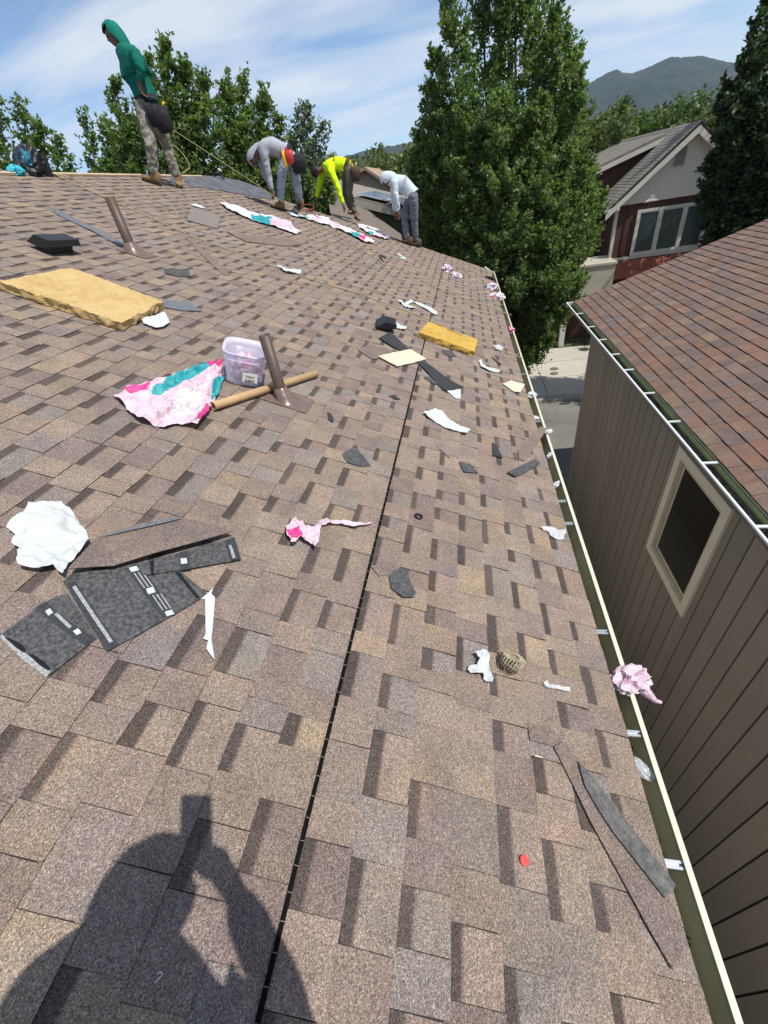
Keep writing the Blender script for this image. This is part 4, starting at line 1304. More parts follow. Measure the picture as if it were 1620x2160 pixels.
def slab(label, top, thick, mt, cat='insulation'):
    """Thick torn slab of foam: outline of its top face seen in the photograph, sides dropped to the roof."""
    L = [rl(x, y, thick + 0.008) for x, y in top]
    c = Vector((sum(p.x for p in L) / 4, sum(p.y for p in L) / 4, 0))
    nU, nV, nW = 44, 24, 5
    A, B, C, D = L
    bm = bmesh.new()
    grid = {}
    for w in range(nW + 1):
        for i in range(nU + 1):
            for j in range(nV + 1):
                if 0 < w < nW and 0 < i < nU and 0 < j < nV: continue
                u, v_ = i / nU, j / nV
                p = (A.lerp(D, u)).lerp(B.lerp(C, u), v_) - c
                z = 0.006 + (thick) * w / nW
                q = Vector((p.x, p.y, z))
                e = 0.016 if (i in (0, nU) or j in (0, nV)) else 0.0
                q.x += e * nz(q, 22, 3.3); q.y += e * nz(q, 22, 8.1)
                if w == nW:
                    ed = min(i, nU - i, j * 1.6, (nV - j) * 1.6)
                    q.z += 0.006 * nz(q, 9, 1.0) + 0.003 * nz(q, 40, 2.0) - (0.010 * (0.6 + nz(q, 30, 5)) if ed < 1 else 0)
                    h_ = nz(q, 14, 12.7)
                    if h_ > 0.42: q.z -= 0.03 * (h_ - 0.42) * 3
                grid[w, i, j] = bm.verts.new(q)
    def fc(*k): bm.faces.new([grid[x] for x in k])
    for i in range(nU):
        for j in range(nV):
            fc((nW, i, j), (nW, i + 1, j), (nW, i + 1, j + 1), (nW, i, j + 1)); fc((0, i, j), (0, i, j + 1), (0, i + 1, j + 1), (0, i + 1, j))
    for w in range(nW):
        for i in range(nU):
            fc((w, i, 0), (w, i + 1, 0), (w + 1, i + 1, 0), (w + 1, i, 0)); fc((w, i, nV), (w + 1, i, nV), (w + 1, i + 1, nV), (w, i + 1, nV))
        for j in range(nV):
            fc((w, 0, j), (w + 1, 0, j), (w + 1, 0, j + 1), (w, 0, j + 1)); fc((w, nU, j), (w, nU, j + 1), (w + 1, nU, j + 1), (w + 1, nU, j))
    o = bmo('insulation_slab', bm, mt, None, wld((c.x, c.y, 0.004)), (0, PITCH, 0))
    return tag(o, label, cat)


def foam(name, c1, c2, dark):
    M = mat(name, c1, 0.95, 0.1)
    t = NT(M); k = t.coords('Object')
    c = t.ramp(t.noise(k, 5, 5, 0.65, 0.8), [(0.3, c2), (0.62, c1)])
    c = t.mix(t.ramp(t.noise(k, 11, 6, 0.75), [(0.60, 0.0), (0.72, 0.85)]), c, dark)
    c = t.mix(0.6, c, t.ramp(t.noise(k, 120, 5, 0.7), [(0.3, 0.45), (0.6, 1.08)]), 'MULTIPLY')
    t.col(c)
    t.bump(t.noise(k, 90, 6, 0.75), 0.9, 0.012)
    return M


M_FOAM1 = foam('yellow_foam', (0.64, 0.46, 0.215), (0.52, 0.35, 0.14), (0.20, 0.115, 0.045))
M_FOAM2 = foam('deep_yellow_foam', (0.62, 0.40, 0.10), (0.48, 0.30, 0.065), (0.22, 0.12, 0.03))
slab('large yellow foam insulation slab lying at the left edge', [(-4, 592), (151, 563), (343, 634), (256, 680)], 0.062, M_FOAM1)
slab('small yellow foam insulation block lying across the seam', [(902, 678), (1009, 716), (1001, 741), (885, 700)], 0.058, M_FOAM2)

# --- big printed wrap, tub, tube
_ap = rl(*tmap([(1090, 900)], T_A)[0]); _cc = [rl(*q, 0.012) for q in tmap([(555, 1055), (640, 1030), (850, 955), (1000, 905), (1080, 890), (1095, 970), (1060, 1060), (1020, 1140), (965, 1215), (860, 1195), (800, 1210), (690, 1190), (625, 1130)], T_A)]
_cc = Vector((sum(p.x for p in _cc) / len(_cc), sum(p.y for p in _cc) / len(_cc), 0))
def pleat(x, y):
    d = Vector((x + _cc.x - _ap.x, y + _cc.y - _ap.y)); a_ = math.atan2(d.y, d.x)
    a_ += 0.12 * nz((x, y, 1), 9, 2.0)
    return 0.042 * (0.5 + 0.5 * math.sin(a_ * 23)) ** 2 * (0.55 + 0.45 * nz((x, y, 0), 5, 4.0)) * min(1.0, d.length / 0.10)
o = sheet('plastic_wrap', [(555, 1055), (640, 1030), (850, 955), (1000, 905), (1080, 890), (1095, 970), (1060, 1060), (1020, 1140), (965, 1215), (860, 1195), (800, 1210), (690, 1190), (625, 1130)],
          M_WRAP, T_A, 0.0012, 0.012, 0.012, 16, 0.02, 0.010, 'big pink and teal printed plastic wrap spread beside the plastic tub', 'wrap', 'shingle bundle wraps',
          zones=[([(735, 1045), (850, 960), (1010, 898), (1040, 930), (900, 990), (760, 1068)], TEAL), ([(1040, 1000), (1100, 950), (1090, 1040), (1030, 1085)], TEAL),
                 ([(600, 1045), (740, 1010), (725, 1045), (640, 1065)], HOT), ([(950, 1190), (1010, 1110), (1035, 1150), (990, 1195)], HOT), ([(1000, 900), (1080, 880), (1085, 920), (1030, 925)], HOT),
                 ([(860, 1060), (1010, 1000), (980, 1160), (840, 1160)], (0.66, 0.57, 0.60))], base=PINK, crease=0.012, fold=pleat)
tubc = rl(516, 800)
tub = empty('plastic_tub', wld((tubc.x, tubc.y, 0.009)))
tub.rotation_euler = (Matrix.Rotation(PITCH, 3, 'Y') @ Matrix.Rotation(rad(18), 3, 'Z')).to_euler()
tub.scale = (1.65, 1.65, 1.32)
tag(tub, 'translucent square plastic tub with pink contents behind the cardboard tube', 'tub')
M_TUB = mat('translucent_plastic', (0.80, 0.78, 0.90), 0.25, 0.5)
t = NT(M_TUB)
tp = t.n('ShaderNodeBsdfTransparent'); tp.inputs[0].default_value = (0.93, 0.92, 0.98, 1)
ms = t.n('ShaderNodeMixShader', {0: 0.52}); t.l(t.b.outputs[0], ms.inputs[1]); t.l(tp.outputs[0], ms.inputs[2]); t.l(ms.outputs[0], t.out.inputs[0])


def rsq(r, z, n=28, p=4.5):
    out = []
    for k2 in range(n):
        a = 2 * math.pi * k2 / n; c, s = math.cos(a), math.sin(a)
        q = r / (abs(c) ** p + abs(s) ** p) ** (1 / p)
        out.append((q * c, q * s, z))
    return out


def loftsq(prof, n=28):
    bm = bmesh.new(); rings = [[bm.verts.new(p) for p in rsq(r, z, n)] for r, z in prof]
    for i in range(len(rings) - 1):
        for k2 in range(n): bm.faces.new([rings[i][k2], rings[i][(k2 + 1) % n], rings[i + 1][(k2 + 1) % n], rings[i + 1][k2]]).smooth = True
    bm.faces.new(rings[0][::-1])
    return bm


bmo('body', loftsq([(0.066, 0.0), (0.070, 0.004), (0.078, 0.125), (0.083, 0.126), (0.083, 0.131), (0.079, 0.132), (0.081, 0.158), (0.087, 0.160), (0.087, 0.165), (0.078, 0.165), (0.075, 0.128), (0.067, 0.008)]), M_TUB, tub)
bm = bmesh.new(); bmesh.ops.create_icosphere(bm, subdivisions=4, radius=1)
for v in bm.verts:
    d = v.co.normalized(); k2 = 1 + 0.25 * nz(d, 3, 4.0) + 0.1 * nz(d, 9, 2.0)
    v.co = Vector((d.x * 0.056 * k2, d.y * 0.056 * k2, 0.068 + d.z * 0.058 * k2))
    v.co.z = max(0.012, v.co.z)
lay = bm.loops.layers.float_color.new('Col')
for f in bm.faces:
    q = f.calc_center_median(); s_ = nz(q, 26, 1.0)
    col = HOT if s_ > 0.22 else ((0.35, 0.22, 0.30) if s_ < -0.3 else PINK)
    for lp in f.loops: lp[lay] = (*col, 1)
bmo('contents', bm, M_WRAP, tub)
boxo('label', (-0.004, 0.054, -0.0792, -0.0785, 0.022, 0.070), mat('label_white', (0.72, 0.70, 0.64), 0.6), tub, 0, (0, 0, 0), (rad(-3.7), 0, 0))
def text_mesh(s, size):
    cu = bpy.data.curves.new('lettering', 'FONT'); cu.body = s; cu.size = size; cu.align_x = 'CENTER'; cu.extrude = 0.0003
    ob = bpy.data.objects.new('tmp', cu); COL.objects.link(ob)
    dg = bpy.context.evaluated_depsgraph_get(); me = bpy.data.meshes.new_from_object(ob.evaluated_get(dg))
    bpy.data.objects.remove(ob); return me
M_INK = mat('black_ink', (0.02, 0.02, 0.022), 0.6)
for s_, z_ in (('ABC', 0.046),):
    me = text_mesh(s_, 0.022)
    obj('lettering', me, M_INK, tub, (0.025, -0.0822, z_ - 0.016), (rad(90 - 3.7), 0, 0))
for i in range(3):
    boxo('print_line', (0.004 + 0.003 * i, 0.046 - 0.005 * i, -0.0822 - 0.0003 * i, -0.0818 - 0.0003 * i, 0.062 - i * 0.0045, 0.064 - i * 0.0045), M_INK, tub)

a, b = rl(449, 858, 0.03), rl(667, 789, 0.03)
a.z = b.z = 0.0
mid = (a + b) / 2; ln = (b - a).length
ct = bmesh.new()
lathe(ct, [(0.026, -ln / 2), (0.026, ln / 2), (0.020, ln / 2), (0.020, -ln / 2), (0.026, -ln / 2)], 28)
ct = bmo('cardboard_tube', ct, mottled('tan_cardboard', (0.50, 0.34, 0.18), (0.42, 0.28, 0.145), 7, rough=0.75), None, wld((mid.x, mid.y, 0.034)))
dirw = wld((b - a).normalized())
ct.rotation_euler = dirw.to_track_quat('Z', 'Y').to_euler()
tag(ct, 'tan cardboard tube lying against the nearer brown vent pipe', 'tube')

# --- folded shingle and papers at lower left
fs = sheet('folded_shingle', [(385, 545), (430, 500), (830, 430), (1090, 470), (1265, 620), (1070, 738), (650, 972)], M_UNDER, T_L, 0.004, 0.010, 0.003, 8, 0.004, 0.03,
           'large folded shingle strip showing its dark felt underside, beside white film', 'shingle scrap')
ax = rl(*tmap([(410, 505)], T_L)[0]); bx = rl(*tmap([(1420, 258)], T_L)[0])
c0 = Vector(fs['_c'])
def foldz(x, y):
    # height rises towards the curled fold line
    p = Vector((x + c0.x - ax.x, y + c0.y - ax.y)); d = Vector((bx.x - ax.x, bx.y - ax.y)).normalized()
    dist = abs(p.x * d.y - p.y * d.x)
    return 0.026 * max(0.0, 1 - dist / 0.16) ** 1.3
sheet('folded_flap', [(400, 525), (600, 262), (850, 190), (1100, 150), (1280, 200), (1420, 256), (1200, 322), (950, 388), (700, 463), (430, 490)], M_BROWN, T_L, 0.005, 0.020, 0.004, 6, 0.0, 0.02, parent=fs, fold=foldz)
sheet('underside_flap', [(830, 440), (1370, 288), (1430, 268), (1472, 405), (1160, 462), (880, 505)], M_UNDER, T_L, 0.004, 0.016, 0.003, 8, 0.006, 0.03, parent=fs)
sheet('sealant_strip', [(610, 268), (780, 215), (1050, 150), (1110, 155), (900, 205), (700, 250)], M_BLUESTRIP, T_L, 0.002, 0.034, 0.002, 6, 0, 0.03, parent=fs)
sheet('adhesive_band', [(405, 555), (460, 540), (540, 660), (720, 925), (655, 965), (520, 760)], M_BAND, T_L, 0.0015, 0.016, 0.002, 8, 0, 0.04, parent=fs)
sheet('adhesive_band', [(775, 455), (850, 442), (960, 585), (1070, 732), (990, 758), (880, 610)], M_BAND, T_L, 0.0015, 0.016, 0.002, 8, 0, 0.04, parent=fs)
sheet('adhesive_band', [(1090, 370), (1145, 352), (1165, 462), (1110, 470)], M_BAND, T_L, 0.0015, 0.0225, 0.002, 8, 0, 0.04, parent=fs)
sheet('adhesive_band', [(1375, 290), (1430, 275), (1465, 402), (1410, 412)], M_BAND, T_L, 0.0015, 0.0225, 0.002, 8, 0, 0.04, parent=fs)
for q in ([(785, 455), (835, 445), (848, 470), (800, 482)], [(890, 585), (935, 572), (950, 605), (905, 618)], [(1005, 725), (1050, 712), (1065, 740), (1018, 752)]):
    sheet('printed_mark', q, M_LOGO, T_L, 0.001, 0.0195, 0.001, 8, 0, 0.05, parent=fs)
for i in range(3):
    for (x0, y0), (x1, y1) in (((815, 490), (878, 580)), ((928, 625), (990, 715))):
        ox_ = i * 24
        sheet('printed_text', [(x0 + ox_, y0 - i * 5), (x0 + ox_ + 9, y0 - i * 5 - 2), (x1 + ox_ + 9, y1 - i * 5 - 2), (x1 + ox_, y1 - i * 5)], M_PRINT, T_L, 0.001, 0.0195, 0.001, 8, 0, 0.05, parent=fs)
sheet('printed_mark', [(1102, 400), (1138, 395), (1143, 428), (1106, 433)], M_LOGO, T_L, 0.001, 0.026, 0.001, 8, 0, 0.05, parent=fs)
sheet('printed_text', [(1395, 320), (1412, 315), (1438, 395), (1420, 400)], M_PRINT, T_L, 0.001, 0.026, 0.001, 8, 0, 0.05, parent=fs)
sheet('printed_text', [(440, 575), (462, 565), (690, 905), (668, 915)], M_PRINT, T_L, 0.001, 0.0195, 0.001, 8, 0, 0.05, parent=fs)
sheet('tar_streak', [(1068, 482), (1095, 478), (1130, 530), (1220, 638), (1200, 640), (1120, 545)], M_TAR, T_L, 0.0015, 0.018, 0.002, 8, 0, 0.04, parent=fs)
sheet('tar_streak', [(912, 418), (940, 410), (938, 495), (925, 497)], M_TAR, T_L, 0.0015, 0.0225, 0.002, 8, 0, 0.04, parent=fs)
f2 = sheet('shingle_offcut', [(0, 872), (225, 700), (330, 638), (410, 610), (500, 740), (590, 885), (280, 1128)], M_UNDER, T_L, 0.004, 0.009, 0.003, 8, 0.004, 0.03,
           'square dark shingle offcut with two tar streaks, face down at the left edge', 'shingle scrap')
sheet('adhesive_band', [(215, 700), (280, 662), (430, 790), (575, 885), (520, 925), (360, 820)], M_BAND, T_L, 0.0015, 0.0145, 0.002, 8, 0, 0.04, parent=f2)
for q in ([(275, 720), (305, 703), (325, 730), (295, 748)], [(445, 842), (475, 826), (500, 852), (468, 868)]): sheet('printed_mark', q, M_LOGO, T_L, 0.001, 0.018, 0.001, 8, 0, 0.05, parent=f2)
sheet('printed_text', [(330, 740), (350, 728), (440, 815), (422, 828)], M_PRINT, T_L, 0.001, 0.018, 0.001, 8, 0, 0.05, parent=f2)
sheet('sealant_edge', [(0, 880), (12, 865), (150, 975), (310, 1085), (283, 1125), (130, 1010)], M_PRINT, T_L, 0.0015, 0.0145, 0.002, 8, 0, 0.04, parent=f2)
for q in ([(25, 878), (60, 885), (130, 920), (155, 955), (140, 970), (100, 945)], [(172, 985), (200, 985), (270, 1030), (308, 1070), (295, 1084), (240, 1050)]):
    sheet('tar_streak', q, M_TAR, T_L, 0.002, 0.0175, 0.002, 8, 0, 0.04, parent=f2)
o = sheet('white_film', [(65, 235), (100, 185), (165, 150), (185, 105), (270, 90), (380, 85), (440, 120), (490, 195), (532, 235), (545, 325), (490, 400), (430, 470), (400, 525), (325, 470), (240, 485), (130, 470), (135, 345), (80, 325), (95, 265)],
          M_WHITE, T_L, 0.0012, 0.012, 0.010, 9, 0.012, 0.015, 'large crumpled white plastic film above the folded shingle', 'film', crease=0.036)
sheet('release_strip', [(1225, 650), (1270, 615), (1303, 582), (1290, 618), (1312, 640), (1305, 740), (1290, 905), (1300, 960), (1310, 1028), (1288, 1000), (1258, 955), (1270, 905), (1240, 893), (1255, 860), (1252, 650)],
      M_WHITE, T_L, 0.0012, 0.011, 0.006, 12, 0.01, 0.02, 'long narrow white release strip right of the folded shingle', 'strip')

# --- middle: pink wrap, scraps, ring, nail coil
pw1 = sheet('plastic_wrap', [(100, 270), (125, 258), (150, 238), (185, 245), (200, 268), (270, 262), (272, 320), (262, 355), (242, 385), (215, 355), (190, 345), (170, 330), (150, 362), (125, 362), (125, 340), (103, 310)],
      M_WRAP, T_M, 0.0015, 0.012, 0.014, 22, 0.01, 0.008, 'small crumpled pink wrap with a long tail left of the seam', 'wrap', 'shingle bundle wraps',
      zones=[([(95, 295), (165, 285), (185, 330), (130, 340)], HOT)], base=PINK, crease=0.022)
sheet('wrap_tail', [(262, 262), (270, 240), (300, 228), (330, 240), (410, 240), (470, 252), (545, 248), (500, 262), (440, 270), (370, 256), (320, 255), (290, 262)],
      M_WRAP, T_M, 0.0015, 0.012, 0.008, 22, 0.0, 0.008, parent=pw1, zones=[], base=PINK, crease=0.012)
sheet('shingle_scrap', [(530, 465), (600, 445), (660, 440), (668, 500), (570, 512)], M_BROWN, T_M, 0.004, 0.009, 0.003, 12, 0, 0.03, 'brown granule scrap tucked beside the leaf-shaped dark scrap', 'shingle scrap')
sheet('shingle_scrap', [(620, 515), (640, 488), (680, 478), (705, 490), (755, 600), (740, 622), (690, 620), (632, 578)], M_UNDER, T_M, 0.004, 0.010, 0.004, 9, 0.012, 0.02,
      'leaf-shaped grey shingle scrap on the right of the seam', 'shingle scrap')
pr_ = rl(882, 1092)
bm = bmesh.new()
tube(bm, [(0.019 * math.cos(a), 0.017 * math.sin(a), 0.0) for a in np.linspace(0.5, 6.6, 26)], 0.0055, 10)
o = bmo('plastic_ring', bm, M_BLACK, None, wld((pr_.x, pr_.y, 0.013)), (0, PITCH, 0)); tag(o, 'small black plastic ring right of the seam', 'ring')
pk = rl(1066, 1412)
coil = empty('nail_coil', wld((pk.x, pk.y, 0.016)), (rad(-30), PITCH + rad(14), 0)); coil.scale = (1.3, 1.3, 1.45); tag(coil, 'part-used coil of roofing nails beside white tape near the gutter', 'nails')
bm = bmesh.new(); bmw = bmesh.new()
for i in range(92):
    a = i * 0.30; r = 0.013 + 0.0006 * i * 0.42
    x, y = r * math.cos(a), r * math.sin(a)
    top = Vector((x * 1.02, y * 1.02, 0.036 + 0.006 * math.cos(a))); bot = Vector((x * 0.95, y * 0.95, 0.002))
    tube(bm, [bot, top], 0.0015, 5); tube(bm, [top, top + Vector((0, 0, 0.0014))], 0.0034, 7)
    if i % 1 == 0: tube(bmw, [Vector((x, y, 0.015)), Vector(((r + 0.0002) * math.cos(a + 0.30), (r + 0.0002) * math.sin(a + 0.30), 0.015))], 0.0006, 4)
bmo('nails', bm, mottled('brassy_nails', (0.55, 0.49, 0.33), (0.25, 0.21, 0.13), 90, rough=0.4, spec=0.5), coil); bmo('wire', bmw, M_GALV, coil)
sheet('tape_strip', [(1040, 900), (1100, 893), (1112, 910), (1120, 975), (1142, 1035), (1130, 1050), (1100, 1045), (1082, 1000), (1060, 1010), (1010, 990), (1018, 965), (1060, 968), (1065, 935)], M_WHITE, T_M, 0.0015, 0.012, 0.012, 20, 0.012, 0.008,
      'crumpled white paper tape beside the nail coil', 'tape', crease=0.02)
sheet('film_scrap', [(1378, 272), (1400, 268), (1500, 282), (1506, 300), (1490, 335), (1445, 325), (1418, 296)], M_FILM, T_M, 0.001, 0.010, 0.005, 20, 0.01, 0.012, 'crinkled clear film scrap near the gutter, left of two hangers', 'film', crease=0.012)
sheet('film_scrap', [(1388, 1045), (1412, 1035), (1425, 1055), (1525, 1078), (1528, 1100), (1505, 1098), (1402, 1068)], M_FILM, T_M, 0.001, 0.010, 0.004, 20, 0.008, 0.010, 'twisted clear film strip just below the nail coil', 'film', crease=0.01)
# --- lower right: curled strip, disc, twigs
cs = sheet('curled_shingle', [(165, 725), (215, 697), (300, 810), (420, 1000), (560, 1190), (700, 1400), (800, 1580), (850, 1740), (780, 1880), (640, 1640), (500, 1380), (360, 1120), (270, 930)], M_BROWN, T_R, 0.005, 0.009, 0.006, 4, 0.0, 0.03,
           'long brown shingle strip curling near the gutter at lower right', 'shingle scrap')
sheet('underside_strip', [(290, 800), (360, 875), (500, 1050), (650, 1250), (792, 1440), (780, 1475), (740, 1510), (600, 1330), (470, 1160), (400, 1050), (330, 930)], M_WORN, T_R, 0.004, 0.017, 0.005, 6, 0.002, 0.025, parent=cs)
sheet('shingle_tab', [(30, 600), (150, 625), (215, 690), (165, 722), (45, 690)], M_BROWN, T_R, 0.003, 0.008, 0.002, 5, 0, 0.04, 'small square brown shingle tab at the top of the curled strip', 'shingle scrap')
pd = rl(1103, 1816)
bm = bmesh.new(); lathe(bm, [(0.0135, 0), (0.0135, 0.0014), (0.011, 0.002), (0.004, 0.0014), (0.001, 0.0016)], 24)
o = bmo('cap_disc', bm, mat('red_plastic', (0.68, 0.06, 0.05), 0.4, 0.4), None, wld((pd.x, pd.y, 0.009)), (0, PITCH, 0)); tag(o, 'round red plastic cap washer at lower right', 'disc')
bm = bmesh.new(); h_ = [rl(*q) for q in tmap([(698, 1095), (722, 1068), (734, 1052), (722, 1046), (708, 1056)], (0, 1560, 2.1316))]
hc = h_[0]; tube(bm, [(p.x - hc.x, p.y - hc.y, 0) for p in h_], 0.0016, 6)
o = bmo('plastic_hook', bm, M_WHITE, None, wld((hc.x, hc.y, 0.010)), (0, PITCH, 0)); tag(o, 'tiny white hooked offcut in the photographer shadow', 'offcut')
sheet('wood_chip', [(68, 766), (110, 778), (108, 783), (70, 774)], M_PAPER, T_R, 0.002, 0.009, 0.001, 5, 0, 0.03, 'tiny pale wood chip left of the curled shingle strip', 'chip')

# --- around the seam and the small foam block
sheet('ridge_strip', [(590, 525), (650, 490), (700, 530), (770, 585), (850, 655), (960, 735), (1070, 805), (1015, 820), (960, 822), (840, 690), (760, 610), (680, 580)], M_SCRAP, T_F, 0.004, 0.010, 0.008, 5, 0.02, 0.02,
      'long charcoal strip running from the loose vent under the cream board', 'strip')
sheet('cream_board', [(586, 625), (640, 612), (770, 586), (820, 615), (862, 642), (780, 665), (695, 683)], M_PAPER, T_F, 0.006, 0.019, 0.005, 16, 0.006, 0.015, 'cream fibrous board scrap lying over the charcoal strip', 'board')
sheet('shingle_scrap', [(470, 588), (530, 560), (620, 575), (700, 615), (615, 630), (560, 645)], M_BROWN, T_F, 0.004, 0.009, 0.003, 10, 0.004, 0.03, 'brown shingle scrap left of the cream board', 'shingle scrap')
sheet('white_paper', [(840, 955), (910, 928), (950, 945), (975, 970), (1030, 1015), (1112, 1045), (1090, 1068), (1015, 1052), (1005, 1050), (960, 1030), (920, 1005)], M_WHITE, T_F, 0.0012, 0.010, 0.006, 12, 0.012, 0.012,
      'torn white paper right of the seam, nearest the camera of the papers', 'paper', crease=0.008)
sheet('white_paper', [(955, 800), (990, 820), (1058, 812), (1056, 870), (1028, 866)], M_WHITE, T_F, 0.0012, 0.009, 0.004, 14, 0.006, 0.015, 'white paper corner sticking out under the charcoal strip end', 'paper')
sheet('white_paper', [(655, 442), (690, 434), (720, 452), (750, 460), (738, 478), (690, 468)], M_WHITE, T_F, 0.0012, 0.010, 0.006, 18, 0.006, 0.012, 'small white paper right of the loose black vent', 'paper', crease=0.008)
sheet('white_ribbon', [(700, 310), (720, 310), (735, 325), (770, 308), (792, 318), (755, 332), (800, 348), (795, 355), (742, 348)], M_WHITE, T_F, 0.0012, 0.010, 0.008, 16, 0.008, 0.012, 'short forked white ribbon above the loose black vent', 'ribbon', crease=0.01)
sheet('white_ribbon', [(785, 318), (800, 315), (850, 332), (900, 358), (927, 378), (915, 394), (880, 370), (840, 348)], M_WHITE, T_F, 0.0012, 0.010, 0.006, 12, 0.006, 0.015, 'long white ribbon ending at the seam above the yellow block', 'ribbon', crease=0.006)
sheet('paper_curl', [(1158, 655), (1170, 648), (1182, 668), (1215, 690), (1280, 708), (1276, 720), (1220, 710), (1175, 690)], M_WHITE, T_F, 0.0015, 0.011, 0.008, 9, 0.02, 0.015, 'curled white paper strip near the gutter below the yellow block', 'paper')
sheet('tan_card', [(1295, 785), (1345, 765), (1380, 775), (1422, 788), (1395, 835), (1358, 828), (1330, 805)], M_PAPER, T_F, 0.003, 0.010, 0.006, 10, 0.02, 0.015, 'bent tan card scrap close to the gutter', 'card')
sheet('shingle_scrap', [(385, 1180), (420, 1158), (462, 1145), (545, 1250), (480, 1252), (412, 1228), (392, 1205)], M_UNDER, T_F, 0.004, 0.010, 0.003, 10, 0.008, 0.02, 'half-moon grey shingle scrap left of the seam', 'shingle scrap')
sheet('film_scrap', [(950, 590), (1000, 592), (1035, 625), (1000, 628), (975, 620)], M_UNDER, T_F, 0.003, 0.009, 0.003, 14, 0.004, 0.03, 'small grey scrap under the edge of the yellow block', 'shingle scrap')
sheet('shingle_scrap', [(848, 745), (900, 740), (932, 780), (905, 786)], M_UNDER, T_F, 0.003, 0.009, 0.003, 14, 0.004, 0.03, 'small grey scrap left of the charcoal strip end', 'shingle scrap')
sheet('shingle_scrap', [(1237, 1115), (1265, 1135), (1297, 1207), (1240, 1190)], M_SCRAP, T_F, 0.004, 0.010, 0.003, 10, 0.004, 0.02, 'dark pointed shingle scrap standing out between seam and gutter', 'shingle scrap')
sheet('shingle_scrap', [(1050, 1225), (1115, 1240), (1157, 1292), (1075, 1285)], M_UNDER, T_F, 0.003, 0.009, 0.003, 10, 0.004, 0.03, 'faint grey scrap left of the folded strip near the gutter', 'shingle scrap')
sheet('folded_strip', [(1320, 1290), (1400, 1248), (1480, 1212), (1507, 1240), (1440, 1280), (1365, 1316)], M_UNDER, T_F, 0.006, 0.012, 0.006, 9, 0.015, 0.015, 'folded dark shingle strip near the gutter', 'shingle scrap')
sheet('shingle_strip', [(1385, 1160), (1440, 1095), (1510, 1028), (1548, 1040), (1490, 1130), (1420, 1222), (1390, 1210)], M_BROWN, T_F, 0.005, 0.010, 0.004, 7, 0.012, 0.02, 'brown shingle strip reaching over the gutter edge', 'shingle scrap')
sheet('shingle_scrap', [(645, 852), (680, 844), (714, 870), (690, 872)], M_SCRAP, T_F, 0.004, 0.009, 0.003, 10, 0.004, 0.03, 'small dark triangular scrap left of the seam below the cream board', 'shingle scrap')
sheet('shingle_scrap', [(298, 945), (318, 950), (336, 985), (330, 1003), (304, 985)], M_SCRAP, T_F, 0.004, 0.009, 0.003, 10, 0.004, 0.03, 'tiny dark scrap right of the nearer vent pipe flashing', 'shingle scrap')
sheet('wood_sliver', [(918, 1138), (926, 1136), (1000, 1198), (996, 1204)], M_BROWN, T_F, 0.004, 0.009, 0.001, 5, 0, 0.03, 'thin brown sliver between seam and gutter', 'sliver')
sheet('film_scrap', [(1245, 565), (1275, 562), (1300, 580), (1285, 597), (1255, 585)], M_FILM, T_F, 0.001, 0.010, 0.004, 20, 0.008, 0.012, 'clear film scrap between the yellow block and the gutter', 'film', crease=0.01)
sheet('dark_sliver', [(1232, 632), (1240, 630), (1292, 670), (1285, 676)], M_SCRAP, T_F, 0.004, 0.010, 0.002, 5, 0.004, 0.03, 'thin dark sliver right of the yellow block', 'sliver')


def crumple(name, label, cat, P, dims, rz, cols, group=None, mt=None, frame='roof', seed=None, sub=4):
    """Crumpled plastic bag: folded, faceted lump resting at P (roof coordinates or world)."""
    sd_ = random.random() * 40 if seed is None else seed
    bm = bmesh.new(); bmesh.ops.create_icosphere(bm, subdivisions=sub, radius=1)
    for v in bm.verts:
        d = v.co.normalized()
        k2 = 0.80 + 0.38 * (1 - 2.4 * abs(nz(d, 1.5, sd_))) + 0.13 * (1 - 2.6 * abs(nz((d.x, d.y * 2.2, d.z), 2.6, sd_ + 3))) + 0.03 * nz(d, 9, sd_)
        v.co = Vector((d.x * dims[0] * k2, d.y * dims[1] * k2, max(-0.25, d.z) * dims[2] * k2 + dims[2] * 0.25))
    lay = bm.loops.layers.float_color.new('Col')
    for f in bm.faces:
        q = f.calc_center_median(); s_ = nz((q.x / dims[0], q.y / dims[1], q.z / dims[2]), 1.3, sd_ + 7)
        col = cols[0] if s_ < 0.12 else (cols[1] if s_ < 0.32 else cols[2])
        for lp in f.loops: lp[lay] = (*col, 1)
    if frame == 'roof':
        o = bmo(name, bm, mt or M_WRAP, None, wld((P[0], P[1], 0.008)))
        o.rotation_euler = (Matrix.Rotation(PITCH, 3, 'Y') @ Matrix.Rotation(rz, 3, 'Z')).to_euler()
    else:
        o = bmo(name, bm, mt or M_WRAP, None, P, (0, 0, rz))
    return tag(o, label, cat, group)


G = 'shingle bundle wraps'
p = rl(942, 572); crumple('plastic_wrap', 'crumpled pink and blue-grey wrap right of the seam top', 'wrap', p, (0.10, 0.10, 0.08), 0.3, [PINK, (0.35, 0.42, 0.5), WHT], G)
p = rl(962, 584); crumple('plastic_wrap', 'smaller pale wrap lump just below the blue-grey wrap', 'wrap', p, (0.11, 0.06, 0.05), -0.3, [WHT, PINK, PINK], G)
p = at(1035, 612, Z=GZT + 0.06); crumple('plastic_wrap', 'pink wrap lump hanging over the far gutter, upper of two', 'wrap', p, (0.13, 0.13, 0.09), 0.5, [PINK, TEAL, WHT], G, frame='w')
p = at(1048, 630, Z=GZT + 0.05); crumple('plastic_wrap', 'pink wrap lump hanging over the far gutter, lower of two', 'wrap', p, (0.12, 0.13, 0.08), 1.2, [WHT, PINK, HOT], G, frame='w')
p = at(1026, 592, Z=GZT + 0.05); crumple('black_rag', 'black crumpled rag at the far end of the gutter', 'rag', p, (0.16, 0.09, 0.06), -0.4, [(0.01, 0.01, 0.011)] * 3, None, mat('black_cloth', (0.012, 0.012, 0.013), 0.9), frame='w')
